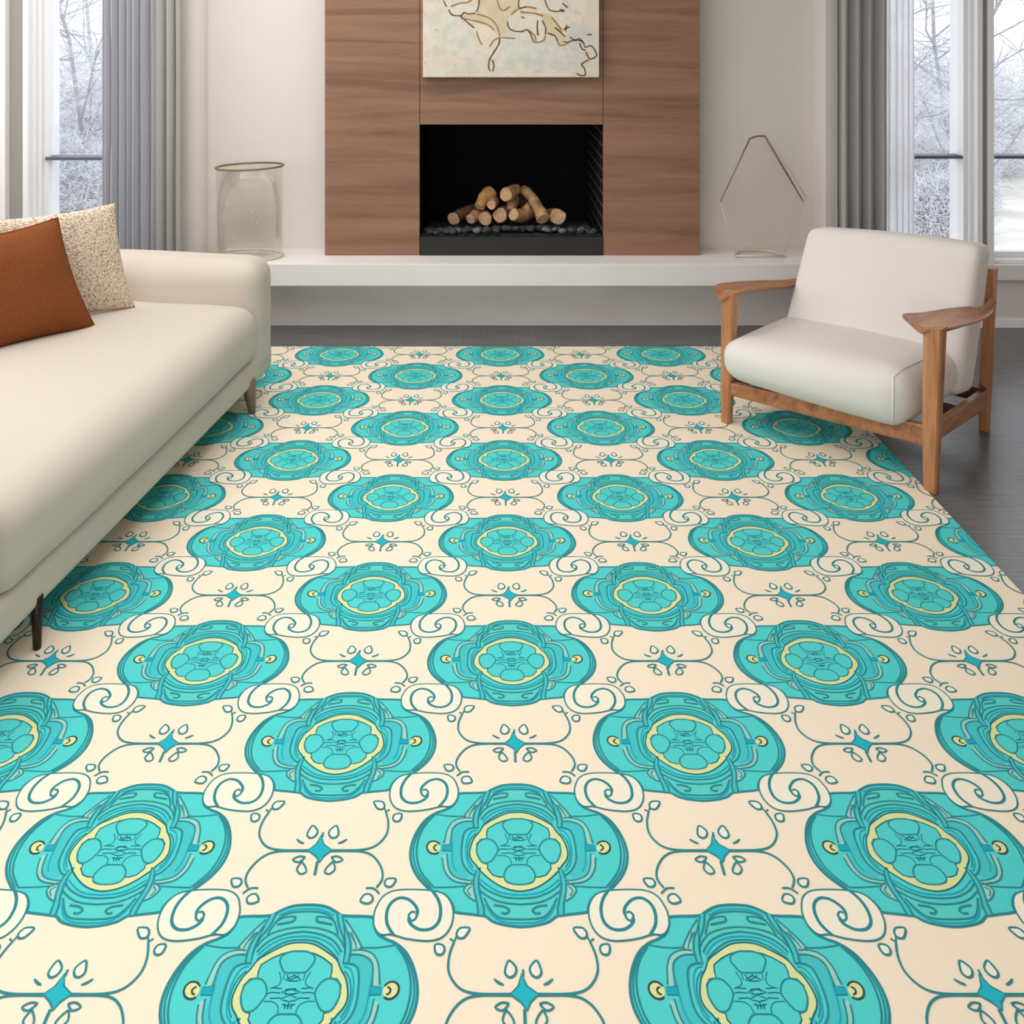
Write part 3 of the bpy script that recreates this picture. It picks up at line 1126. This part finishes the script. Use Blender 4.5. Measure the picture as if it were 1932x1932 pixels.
# piping around the cushion sides
bb = bmesh.new()
loopv = []
for i in range(64):
    a = 2 * PI * i / 64
    cy_, cz_ = math.cos(a), math.sin(a)
    m_ = max(abs(cy_), abs(cz_))
    loopv.append((cy_ / m_, cz_ / m_))
me_ = sc.data
pts = []
for cy_, cz_ in loopv:
    best = rbox_point((.70, cy_, cz_), *SEATARGS)
    pts.append(best)
closed_tube(bb, pts, .0034, 6)
from_bm('piping', bb, M_chair, sc, True)

# ------------------------------------------------------------------ things on the hearth bench
M_vase = glass_mat('smoked_glass', (253, 252, 249), .015, .03, .35)
M_rim = mat('bronze_glass_rim', (128, 112, 88), .3, metal=.3)
M_amber = mat('amber_glass_edge', (134, 108, 86), .3, metal=.2)
M_pale = mat('pale_glass_edge', (214, 208, 192), .25, spec=.6)


M_clear = glass_mat('clear_glass', (254, 253, 251), .006, .02, .25)


def vase():
    cx, cy = (471 - 920) * 5.19 / 1800, 5.19
    a, b_ = .180, .130
    ztop = 1.7 - 5.19 * (314 - 35) / 1800
    t_ = thing('glass_vase', 'wide clear glass cylinder vase with bronze rim standing on the hearth bench', 'vase', (cx, cy, BT))
    H = ztop - BT
    bb = bmesh.new()
    n = 48
    prof_ = [(1.0, .012), (1.0, H), (.985, H), (.985, .02), (0.0, .02)]
    prof_ = [(.0, .003), (.93, .003), (.99, .010), (1.0, .03), (.985, .12), (.98, H * .5), (1.0, H), (.985, H), (.965, H * .5), (.965, .05), (.9, .022), (0, .018)]
    rings = []
    for rr, z in prof_:
        if rr == 0:
            rings.append([bb.verts.new((0, 0, z))])
        else:
            rings.append([bb.verts.new((a * rr * math.cos(2 * PI * k / n) * (1 + .008 * math.sin(3 * z * 9 + k * .5)), b_ * rr * math.sin(2 * PI * k / n), z)) for k in range(n)])
    for r0, r1 in zip(rings, rings[1:]):
        for k in range(n):
            if len(r0) == 1:
                bb.faces.new((r0[0], r1[k], r1[(k + 1) % n]))
            elif len(r1) == 1:
                bb.faces.new((r0[k], r0[(k + 1) % n], r1[0]))
            else:
                bb.faces.new((r0[k], r0[(k + 1) % n], r1[(k + 1) % n], r1[k]))
    from_bm('vessel', bb, M_clear, t_, True)
    bb = bmesh.new()
    closed_tube(bb, [(a * 1.015 * math.cos(2 * PI * k / n), b_ * 1.015 * math.sin(2 * PI * k / n), H + .006 * math.cos(2 * PI * k / n)) for k in range(n)], .0058, 8)
    o = from_bm('rim', bb, M_rim, t_, True)
    o['label'] = 'bronze coloured rim'
    bb = bmesh.new()
    closed_tube(bb, [(a * 1.0 * math.cos(2 * PI * k / n), b_ * 1.0 * math.sin(2 * PI * k / n), .008) for k in range(n)], .0055, 8)
    from_bm('foot_ring', bb, M_pale, t_, True)
    bb = bmesh.new()
    for q in range(16):
        an = random.uniform(PI * 1.15, PI * 1.9)
        zz = random.uniform(.08, H - .06)
        r_ = random.uniform(.002, .0045)
        bmesh.ops.create_icosphere(bb, subdivisions=1, radius=r_, matrix=Matrix.Translation((a * .975 * math.cos(an), b_ * .975 * math.sin(an), zz)))
    o = from_bm('air_bubble', bb, M_pale, t_, True)
    o['kind'] = 'stuff'


vase()





def faceted():
    d0 = 5.16
    t_ = thing('faceted_glass_vessel', 'flat diamond shaped clear glass vessel with amber top edges on the hearth bench', 'vase', ((1436 - 920) * d0 / 1800, d0, BT))
    out = [(1389, 482), (1359, 381), (1415, 261), (1443, 257), (1515, 379), (1476, 486)]

    def P(px, py, d=d0):
        return Vector(((px - 920) * d / 1800 - t_.location.x, d - d0, max(.004, 1.7 - d * (py - 35) / 1800 - BT)))
    F_ = [P(*p) for p in out]
    F_[0].z = F_[-1].z = .004
    D = Vector((.052, .11, 0))
    B_ = [p + D for p in F_]
    bb = bmesh.new()
    f = [bb.verts.new(p) for p in F_]
    k_ = [bb.verts.new(p) for p in B_]
    n = len(f)
    bb.faces.new(f)
    bb.faces.new(k_[::-1])
    for i in range(n):
        bb.faces.new((f[i], f[(i + 1) % n], k_[(i + 1) % n], k_[i]))
    from_bm('vessel', bb, M_clear, t_)
    bb = bmesh.new()
    tube(bb, [F_[1], F_[2]], [.0025, .0045], 8)
    tube(bb, catmull([F_[2], (F_[2] + F_[3]) / 2 + Vector((0, 0, .006)), F_[3]], 4), .005, 8)
    tube(bb, [F_[3], (F_[3] + F_[4]) / 2, F_[4]], [.0065, .0055, .003], 8)
    o = from_bm('top_edge', bb, M_amber, t_, True)
    o['label'] = 'amber brown top edges'
    for p, q in ((F_[0], F_[1]), (F_[4], F_[5]), (B_[3], B_[4]), (B_[4], B_[5])):
        bb = bmesh.new()
        tube(bb, [p, q], .0018, 6)
        from_bm('side_edge', bb, M_pale, t_, True)
    bb = bmesh.new()
    zz = Vector((0, 0, .006))
    tube(bb, catmull([F_[0] + zz, B_[0] + zz, (B_[0] * .4 + B_[5] * .6) + zz, F_[5] + zz + Vector((.01, .0, 0))], 6), [.006] * 19, 8)
    tube(bb, [F_[0] + zz, F_[5] + zz], .005, 8)
    from_bm('foot', bb, M_pale, t_, True)


faceted()

# ------------------------------------------------------------------ painting
def art_mat():
    m = bpy.data.materials.new('abstract_canvas')
    m.use_nodes = True
    nt = m.node_tree
    b = nt.nodes['Principled BSDF']
    b.inputs['Roughness'].default_value = .6
    tc = nt.nodes.new('ShaderNodeTexCoord')

    def nz(s, d=4, off=(0, 0, 0), dist=0.0):
        mp = nt.nodes.new('ShaderNodeMapping')
        mp.inputs['Location'].default_value = off
        n = nt.nodes.new('ShaderNodeTexNoise')
        n.inputs['Scale'].default_value = s
        n.inputs['Detail'].default_value = d
        n.inputs['Distortion'].default_value = dist
        nt.links.new(tc.outputs['Object'], mp.inputs[0])
        nt.links.new(mp.outputs[0], n.inputs['Vector'])
        return n

    def mixc(a, col, nn, lo, hi, k=1.0):
        r = nt.nodes.new('ShaderNodeMapRange')
        r.inputs[1].default_value = lo
        r.inputs[2].default_value = hi
        r.inputs[4].default_value = k
        x = nt.nodes.new('ShaderNodeMix')
        x.data_type = 'RGBA'
        x.inputs[7].default_value = lin(col)
        nt.links.new(nn, r.inputs[0])
        nt.links.new(r.outputs[0], x.inputs[0])
        if isinstance(a, tuple):
            x.inputs[6].default_value = lin(a)
        else:
            nt.links.new(a, x.inputs[6])
        return x.outputs[2]
    c = mixc((228, 214, 196), (212, 202, 184), nz(4, 5, (0, 0, 0), 1.5).outputs[0], .42, .62)
    c = mixc(c, (214, 212, 202), nz(7, 6, (3, 1, 0), 2).outputs[0], .5, .66)
    c = mixc(c, (198, 200, 194), nz(5.2, 4, (7, 2, 5), 1).outputs[0], .56, .68, .7)
    c = mixc(c, (226, 205, 186), nz(9, 3, (11, 2, 1), 1).outputs[0], .60, .72, .8)
    c = mixc(c, (170, 158, 136), nz(22, 8, (1, 5, 2), 2.5).outputs[0], .60, .70, .55)
    nt.links.new(c, b.inputs['Base Color'])
    n = nz(60, 4)
    bp = nt.nodes.new('ShaderNodeBump')
    bp.inputs['Strength'].default_value = .3
    bp.inputs['Distance'].default_value = .002
    nt.links.new(n.outputs[0], bp.inputs['Height'])
    nt.links.new(bp.outputs[0], b.inputs['Normal'])
    return m


AYF = 5.155
def A8(zx, zy):
    px, py = 770 + zx / 4.954, zy / 4.954
    return (AYF * (px - 920) / 1800, 1.7 - AYF * (py - 35) / 1800)
ax0, az0 = A8(137, 722)
ax1, _ = A8(1785, 722)
AT = 2.12
acx = (ax0 + ax1) / 2
t = thing('painting', 'abstract cream canvas with branching brown lines hanging over the firebox', 'painting', (acx, AYF + .02, az0))
bm = bmesh.new(); box(bm, ax0 - acx, ax1 - acx, -.02, PY - AYF - .021, 0, AT - az0, .002)
from_bm('canvas', bm, art_mat(), t)
M_b1 = mat('brown_paint', (98, 68, 40), .6)
M_b2 = mat('ochre_paint', (160, 124, 76), .6)
M_b3 = mat('tan_wash', (204, 186, 152), .7, vary=(14, (216, 202, 174), .35, .65))
M_b4 = mat('pale_blue_wash', (202, 203, 194), .7, vary=(16, (222, 214, 200), .4, .6))
def stroke_mesh(bb, L, wd, lift=.0012):
    P = catmull([(A8(*p)[0] - acx, 0, A8(*p)[1] - az0) for p in L], 5) if len(L) > 2 else [Vector((A8(*p)[0] - acx, 0, A8(*p)[1] - az0)) for p in L]
    vs = []
    for i, p in enumerate(P):
        d = (P[min(i + 1, len(P) - 1)] - P[max(i - 1, 0)])
        if d.length < 1e-9:
            d = Vector((1, 0, 0))
        d.normalize()
        h = wd / 2 * (.85 + .6 * abs(noise.noise(p * 25)))
        q = Vector((-d.z, 0, d.x)) * h
        vs.append((bb.verts.new(p + q + Vector((0, -.02 - lift, 0))), bb.verts.new(p - q + Vector((0, -.02 - lift, 0)))))
    for a, b_ in zip(vs, vs[1:]):
        bb.faces.new((a[0], a[1], b_[1], b_[0]))
def wash(bb, L, lift):
    P = catmull([(A8(*p)[0] - acx, -.02 - lift, A8(*p)[1] - az0) for p in L], 4, True)
    bb.faces.new([bb.verts.new(p) for p in P])
bm = bmesh.new()
wash(bm, [(660, -140), (650, 60), (600, 120), (500, 150), (600, 190), (740, 230), (800, 300), (870, 340), (940, 300), (925, 210), (960, 130), (1040, 70), (1000, -60)], .0004)
wash(bm, [(1240, 120), (1270, 220), (1300, 300), (1380, 350), (1420, 420), (1470, 350), (1400, 250), (1340, 150)], .0004)
from_bm('tan_wash', bm, M_b3, t)
bm = bmesh.new()
wash(bm, [(880, 400), (1000, 360), (1140, 380), (1250, 420), (1420, 450), (1530, 560), (1480, 660), (1250, 640), (1120, 690), (980, 650), (830, 660), (830, 560), (860, 460)], .0005)
wash(bm, [(330, 260), (460, 190), (600, 300), (650, 420), (600, 560), (420, 520), (330, 400)], .0005)
from_bm('pale_wash', bm, M_b4, t)
bm = bmesh.new()
for L in ([(330, 5), (340, 25), (358, 62)], [(380, 90), (410, 138), (490, 146), (522, 118), (560, 130), (630, 125)], [(660, -60), (662, 40), (640, 110)],
          [(490, 150), (550, 205), (620, 262)], [(858, 345), (845, 415), (790, 505), (760, 560), (752, 620), (765, 665)], [(788, 560), (802, 615), (788, 668)],
          [(930, 200), (935, 245), (975, 285), (1060, 294), (1110, 278), (1145, 320), (1165, 380)], [(1210, 190), (1206, 260), (1214, 330)],
          [(1255, 190), (1285, 265), (1282, 320)], [(1300, 310), (1370, 335), (1395, 385)], [(1370, 255), (1415, 292), (1468, 345)],
          [(1450, 272), (1512, 252)], [(1482, 235), (1470, 290)], [(1450, 390), (1500, 392), (1550, 375), (1620, 382), (1642, 410), (1655, 440), (1715, 430), (1762, 515), (1700, 550), (1660, 485)],
          [(1510, 345), (1560, 375), (1600, 360), (1630, 395)], [(1600, 400), (1625, 455), (1660, 470)], [(1670, 325), (1715, 322)],
          [(1690, 556), (1622, 600), (1648, 640), (1655, 700), (1610, 705), (1575, 685)], [(1260, -60), (1300, 60), (1345, 102), (1460, 102), (1415, 88)],
          [(1440, 30), (1490, 70)], [(1040, -30), (1035, 70), (1110, 60)], [(1060, 155), (1085, 170)]):
    stroke_mesh(bm, L, .0072)
from_bm('brown_line', bm, M_b1, t)
bm = bmesh.new()
for L in ([(490, 170), (600, 190), (740, 230), (800, 280)], [(640, 130), (760, 170), (830, 245), (858, 340)], [(640, 290), (655, 350), (690, 420)],
          [(960, 140), (1020, 90), (1110, 65), (1200, 80)], [(1050, 112), (1180, 125), (1262, 150)], [(1165, 380), (1195, 398), (1262, 380), (1285, 330)],
          [(830, -20), (850, 60), (890, 100), (950, 60)], [(1120, 280), (1180, 330), (1195, 390)], [(1395, 385), (1425, 425), (1500, 400)], [(1340, 160), (1390, 220), (1440, 290)],
          [(760, 440), (800, 380), (850, 350)], [(870, 350), (1000, 360)], [(640, -40), (560, 20), (480, 30), (400, 60)]):
    stroke_mesh(bm, L, .0085, .0009)
from_bm('ochre_line', bm, M_b2, t)

# ------------------------------------------------------------------ logs and coals
M_log = mat('log_bark', (196, 156, 114), .8, vary=(18, (140, 100, 62), .4, .65), bump=(40, .5, .004))
M_log_d = mat('log_bark_dark', (120, 84, 56), .8, vary=(18, (84, 60, 42), .4, .65), bump=(40, .5, .004))
M_cut = mat('log_cut_end', (208, 172, 134), .75, vary=(30, (186, 144, 104), .4, .65))


def G6(zx, zy, d):
    px, py = 780 + zx / 5.22, 220 + zy / 5.22
    return Vector((d * (px - 920) / 1800, d, 1.7 - d * (py - 35) / 1800))


def log(pts, rads, label, m=M_log, knot=None):
    P = [G6(*p) for p in pts]
    rads = [q * 1.13 for q in rads]
    base = Vector((P[0].x, P[0].y, P[0].z - rads[0]))
    t_ = thing('fire_log', label, 'log', base, 0, 'split logs stacked in the firebox')
    bb = bmesh.new()
    PP = catmull([p - base for p in P], 5) if len(P) > 2 else [P[0] - base, (P[0] + P[1]) / 2 - base, P[1] - base]
    n = len(PP)
    RR = []
    for i in range(n):
        f = i / (n - 1) * (len(rads) - 1)
        k = min(int(f), len(rads) - 2)
        RR.append((rads[k] * (1 - (f - k)) + rads[k + 1] * (f - k)) * (1 + .10 * noise.noise(PP[i] * 50 + base * 9)))
    rings = tube(bb, PP, RR, 14, caps=False)
    for r_ in rings:
        for v in r_:
            v.co += noise.noise_vector(v.co * 28 + base * 5) * .007
    bb.faces.new(rings[-1])
    if knot:
        kp, kq, kr = G6(*knot[0]) - base, G6(*knot[1]) - base, knot[2]
        tube(bb, [kp, kq], [kr, kr * .7], 10)
    ring = [v.co.copy() for v in rings[0]]
    from_bm('bark', bb, m, t_, True)
    bb = bmesh.new()
    c = sum(ring, Vector()) / len(ring)
    d = (PP[1] - PP[0]).normalized()
    vs = [bb.verts.new(q) for q in ring]
    v2 = [bb.verts.new(c + (q - c) * .9 - d * .003) for q in ring]
    cc = bb.verts.new(c - d * .001)
    for i in range(len(vs)):
        j = (i + 1) % len(vs)
        bb.faces.new((vs[i], vs[j], v2[j], v2[i]))
        bb.faces.new((v2[i], v2[j], cc))
    from_bm('cut_end', bb, M_cut, t_)


log([(395, 1010, 5.42), (480, 960, 5.5), (620, 905, 5.62)], [.031, .030, .026], 'dark log lying at the far left of the log pile', M_log_d)
log([(560, 1015, 5.40), (600, 985, 5.44), (670, 945, 5.52)], [.024, .030, .030], 'small wedge log between the dark left log and the pale round end')
log([(712, 1012, 5.38), (700, 985, 5.48), (690, 960, 5.58)], [.034, .034, .03], 'short pale log under the upright log at the left')
log([(852, 975, 5.39), (880, 955, 5.5), (900, 930, 5.62)], [.036, .036, .03], 'log with ringed round end left of the middle of the bottom row')
log([(985, 968, 5.37), (1060, 975, 5.44), (1150, 925, 5.52), (1185, 900, 5.6)], [.029, .036, .040, .034], 'forked log lying in the middle of the bottom row', M_log,
    ((1110, 930, 5.46), (1135, 860, 5.5), .026))
log([(1280, 1005, 5.345), (1235, 910, 5.40), (1160, 790, 5.46), (1090, 725, 5.54)], [.036, .027, .025, .026], 'long pale log leaning down to the right across the pile')
log([(1425, 990, 5.37), (1390, 975, 5.48), (1350, 960, 5.58)], [.039, .037, .03], 'thick log lying at the far right of the pile')
log([(655, 885, 5.40), (700, 800, 5.44), (765, 745, 5.48)], [.026, .036, .034], 'orange brown log standing on top at the left', mat('log_orange', (192, 142, 84), .8, vary=(16, (160, 108, 58), .4, .65), bump=(40, .4, .004)))
log([(770, 870, 5.36), (780, 850, 5.42), (790, 830, 5.47)], [.024, .027, .026], 'small stub log beside the orange brown log')
log([(910, 770, 5.38), (960, 745, 5.46), (1015, 712, 5.54)], [.036, .034, .028], 'pale round-ended log at the very top of the pile')
log([(955, 925, 5.44), (968, 880, 5.46), (975, 835, 5.48)], [.028, .025, .022], 'short log propping up the topmost log', M_log)
log([(1000, 830, 5.58), (1050, 830, 5.6), (1100, 850, 5.62)], [.034, .036, .03], 'dark brown log in the shade behind the long leaning log', M_log_d)

M_coal = mat('black_lava_stone', (76, 78, 80), .6, spec=.4, bump=(60, .5, .004), vary=(8, (58, 58, 60), .4, .6))
M_coal2 = mat('grey_lava_stone', (118, 123, 126), .6, spec=.4, bump=(60, .5, .004))
protos = []
for s in range(5):
    bb = bmesh.new()
    bmesh.ops.create_icosphere(bb, subdivisions=2, radius=1)
    for v in bb.verts:
        v.co *= 1 + .28 * noise.noise(v.co * 1.3 + Vector((s * 7, 0, 0)))
        v.co.z *= .72
    me = bpy.data.meshes.new('lava_stone')
    bmesh.ops.recalc_face_normals(bb, faces=bb.faces)
    bb.to_mesh(me)
    bb.free()
    me.materials.append(M_coal2 if s == 4 else M_coal)
    for p in me.polygons:
        p.use_smooth = True
    protos.append(me)
placed = []
rnd = random.Random(3)
tries = 0
while len(placed) < 230 and tries < 9000:
    tries += 1
    x = rnd.uniform(FX0 + .03, FX1 - .03)
    f = rnd.random()
    y = PY + .040 + f * .50
    r_ = rnd.uniform(.013, .027)
    if any((x - a) ** 2 + (y - b_) ** 2 < ((r_ + c) * .80) ** 2 for a, b_, c in placed):
        continue
    placed.append((x, y, r_))
for x, y, r_ in placed:
    f = (y - PY - .065) / .50
    z = .519 - .085 * f + rnd.uniform(-.005, .006) + .016 * math.exp(-((x - .17) / .32) ** 2) 
    o = bpy.data.objects.new('lava_stone', protos[4 if rnd.random() < .12 else rnd.randrange(4)])
    o.location = (x, y, z)
    o.scale = (r_, r_, r_)
    o.rotation_euler = (rnd.uniform(-.4, .4), rnd.uniform(-.4, .4), rnd.uniform(0, 6))
    C.objects.link(o)
    if o.data is protos[4]:
        tag(o, 'paler grey lava stone among the dark stones under the logs', 'stone', 'paler lava stones in the firebox')
    else:
        tag(o, 'dark rounded lava stone in the bed under the logs', 'stone', 'lava stones in the firebox')
# bed that carries the stones
bb = bmesh.new()
vs = []
for y, z in ((PY + .032, .504), (PY + .10, .502), (PY + .565, .425), (FY1 - .002, .418)):
    vs.append([bb.verts.new((x - .13, y - 5.6, z - BT)) for x in (FX0 + .002, FX1 - .002)])
for a, b_ in zip(vs, vs[1:]):
    bb.faces.new((a[0], a[1], b_[1], b_[0]))
o = from_bm('gravel_bed', bb, mat('gravel_bed', (58, 58, 60), .9, bump=(80, .8, .01)), tfb)

# ------------------------------------------------------------------ curtains
def curtain(name, x0, x1, y, folds, amp, m, label, z1=2.62, seed=0, irregular=.35, th=.004, z0=.004):
    rr = random.Random(seed)
    n = folds * 14
    ph = 0
    pts = []
    phs = [0]
    for i in range(folds):
        phs.append(phs[-1] + rr.uniform(1 - irregular, 1 + irregular))
    tot = phs[-1]
    prof_ = []
    for i in range(n + 1):
        f = i / n
        k = f * folds
        kk = min(int(k), folds - 1)
        pos = (phs[kk] + (phs[kk + 1] - phs[kk]) * (k - kk)) / tot
        am = amp * (.6 + .7 * (phs[kk + 1] - phs[kk]) / (1 + irregular))
        prof_.append((pos, am * math.sin(2 * PI * k), .35 * am * math.sin(4 * PI * k + 1)))
    cx = (x0 + x1) / 2
    bb = bmesh.new()
    NZ = 14
    grid = []
    for j in range(NZ + 1):
        z = z0 + (z1 - z0) * j / NZ
        row = []
        for pos, a, s in prof_:
            sway = .004 * noise.noise(Vector((pos * 6, z * 1.3, seed)))
            row.append(bb.verts.new((x0 + (x1 - x0) * pos + s * .6 + sway - cx, a * (1 + .15 * noise.noise(Vector((pos * 8, z, seed)))), z)))
        grid.append(row)
    for j in range(NZ):
        for i in range(n):
            bb.faces.new((grid[j][i], grid[j][i + 1], grid[j + 1][i + 1], grid[j + 1][i]))
    me = bpy.data.meshes.new(name)
    bb.to_mesh(me)
    bb.free()
    o = link_mesh(name, me, m, None, True)
    o.location = (cx, y, 0)
    if th:
        md = o.modifiers.new('thick', 'SOLIDIFY')
        md.thickness = th
    return tag(o, label, 'curtain')


def cloth_mat(name, col, trans):
    m = bpy.data.materials.new(name)
    m.use_nodes = True
    nt = m.node_tree
    for n in list(nt.nodes):
        nt.nodes.remove(n)
    out = nt.nodes.new('ShaderNodeOutputMaterial')
    d = nt.nodes.new('ShaderNodeBsdfDiffuse')
    d.inputs[0].default_value = lin(col)
    t_ = nt.nodes.new('ShaderNodeBsdfTranslucent')
    t_.inputs[0].default_value = lin(col)
    mx = nt.nodes.new('ShaderNodeMixShader')
    mx.inputs[0].default_value = trans
    nt.links.new(d.outputs[0], mx.inputs[1])
    nt.links.new(t_.outputs[0], mx.inputs[2])
    nt.links.new(mx.outputs[0], out.inputs[0])
    return m


M_curt = cloth_mat('grey_linen_curtain', (214, 214, 220), .40)
M_curt2 = cloth_mat('grey_linen_curtain_right', (196, 193, 192), .15)
M_sheer = cloth_mat('white_sheer', (252, 252, 254), .6)
nt = M_sheer.node_tree
_o = [n for n in nt.nodes if n.type == 'OUTPUT_MATERIAL'][0]
_m = [n for n in nt.nodes if n.type == 'MIX_SHADER'][0]
_t = nt.nodes.new('ShaderNodeBsdfTransparent')
_x = nt.nodes.new('ShaderNodeMixShader')
_x.inputs[0].default_value = .35
nt.links.new(_m.outputs[0], _x.inputs[1])
nt.links.new(_t.outputs[0], _x.inputs[2])
nt.links.new(_x.outputs[0], _o.inputs[0])
curtain('curtain', (192 - 920) * 5.16 / 1800, (300 - 920) * 5.16 / 1800, 5.16, 7, .028, M_curt, 'pleated grey curtain hanging at the left window behind the sofa', seed=4, irregular=.45)
curtain('curtain', (285 - 920) * 5.12 / 1800, (341 - 920) * 5.12 / 1800, 5.12, 3, .026, cloth_mat('grey_taupe_curtain', (206, 203, 201), .25), 'wider folded grey curtain edge beside the pale rounded wall pier', seed=9, irregular=.3)
curtain('curtain', (1578 - 920) * 5.14 / 1800, (1671 - 920) * 5.14 / 1800, 5.14, 4, .030, M_curt2, 'folded grey curtain beside the right window, behind the armchair', seed=3, irregular=.3)
curtain('sheer_curtain', (1666 - 920) * 5.19 / 1800, (1724 - 920) * 5.19 / 1800, 5.19, 5, .012, M_sheer, 'thin white sheer curtain between the grey curtain and the right window', seed=6, irregular=.3)

# ------------------------------------------------------------------ winter garden
GZ = -1.2
M_snow = mat('snow', (236, 234, 228), .9, spec=.1, bump=(2.0, .4, .1), vary=(1.2, (206, 202, 192), .45, .7))
bb = bmesh.new()
NX, NY = 60, 30
g = [[bb.verts.new((-24 + 48 * i / NX, 6.4 + 30 * j / NY, GZ + .14 * noise.noise(Vector((i * .5, j * .4, 0))) + .012 * j)) for i in range(NX + 1)] for j in range(NY + 1)]
for j in range(NY):
    for i in range(NX):
        bb.faces.new((g[j][i], g[j][i + 1], g[j + 1][i + 1], g[j + 1][i]))
o = from_bm('snow_ground', bb, M_snow, None, True)
struct(o)

M_bark = mat('frosted_bark', (150, 150, 156), .9)
M_twig = mat('frosted_twig', (216, 217, 222), .9)


def tree(x, y, h, seed, label, spread=1.0, dens=1.0):
    rr = random.Random(seed)
    t_ = thing('frosted_tree', label, 'tree', (x, y, GZ - .05 + .02 * (y - 6)), 0, 'frosted trees in the garden')
    b1, b2 = bmesh.new(), bmesh.new()

    def grow(p, d, L, r, lvl):
        n = 4
        pts, rs = [p.copy()], [r]
        q = p.copy()
        dd = d.copy()
        for i in range(n):
            dd = (dd + Vector((rr.gauss(0, .14), rr.gauss(0, .14), rr.gauss(.03, .10)))).normalized()
            q = q + dd * (L / n)
            pts.append(q.copy())
            rs.append(r * (1 - .55 * (i + 1) / n))
        tube(b1 if lvl < 3 else b2, pts, rs, 5 if lvl < 2 else 3, caps=False)
        if lvl >= 5:
            return
        kids = {0: int(15 * dens), 1: 8, 2: 7, 3: 6, 4: 4}[lvl]
        for k in range(kids):
            f = rr.uniform(.12 if lvl else .10, 1.0)
            i = min(int(f * n), n - 1)
            s = pts[i].lerp(pts[i + 1], f * n - i)
            ax = Vector((rr.gauss(0, 1), rr.gauss(0, 1), rr.gauss(.1, .5))).normalized()
            nd = (dd * .45 + ax * .9 * spread).normalized()
            grow(s, nd, L * rr.uniform(.36, .62) * (1 if lvl else .8), rs[i] * .52, lvl + 1)
    grow(Vector((0, 0, 0)), Vector((rr.gauss(0, .08), rr.gauss(0, .08), 1)), h, .040 * h / 5, 0)
    from_bm('trunk', b1, M_bark, t_)
    from_bm('twigs', b2, M_twig, t_)


TREES = [
    (-6.6, 12.6, 4.2, 11, 'bare frosted tree nearest to the left window'),
    (-6.0, 14.5, 5.0, 12, 'tall frosted tree seen in the middle of the left window'),
    (-7.6, 15.5, 5.0, 13, 'frosted tree at the left side of the left window view'),
    (-7.2, 18.0, 5.5, 14, 'distant frosted tree behind the left window'),
    (6.35, 12.8, 4.2, 15, 'bare frosted tree nearest to the right window'),
    (7.3, 14.5, 5.0, 16, 'frosted tree seen through the rightmost window'),
    (6.7, 16.2, 5.0, 17, 'tall frosted tree seen in the middle of the right window'),
    (8.7, 17.0, 5.5, 18, 'distant frosted tree at the right edge of the view'),
]
for a in TREES:
    tree(*a)


def bush(x, y, w_, h, seed, label, n=1500):
    rr = random.Random(seed)
    b = bmesh.new()
    for k in range(n):
        a = rr.uniform(0, 2 * PI)
        q = rr.random() ** .5
        px_, py_ = q * w_ * math.cos(a), q * w_ * .6 * math.sin(a)
        zz = h * rr.random() * (1 - .45 * q * q)
        p = Vector((px_, py_, zz))
        d = Vector((rr.gauss(0, 1), rr.gauss(0, 1), abs(rr.gauss(.5, .8)))).normalized()
        L = rr.uniform(.08, .28)
        m_ = p + d * L * .5 + Vector((rr.gauss(0, .03), rr.gauss(0, .03), rr.gauss(0, .03)))
        tube(b, [p, m_, p + d * L], [.0055, .004, .002], 3, caps=False)
    o = from_bm('frosted_bush', b, M_twig)
    o.location = (x, y, GZ + .02 * (y - 6) - .02)
    tag(o, label, 'bush', 'frosted bushes in the garden')


bush(-7.4, 16.6, 1.8, 2.3, 1, 'frosted bush behind the trees of the left window', 12000)
bush(-6.2, 13.8, 1.0, 1.1, 2, 'low frosted bush at the foot of the left window trees', 5000)
bush(7.6, 17.0, 1.9, 2.3, 3, 'frosted bush behind the trees of the right window', 12000)
bush(6.5, 14.0, 1.0, 1.1, 4, 'low frosted bush at the foot of the right window trees', 5000)
bush(9.6, 17.2, 1.6, 2.2, 5, 'frosted bush at the far right of the garden', 6000)
bush(-9.4, 17.2, 1.6, 2.2, 6, 'frosted bush at the far left of the garden', 6000)
bush(5.95, 12.4, .55, .75, 7, 'small frosted bush just beyond the right window', 4000)
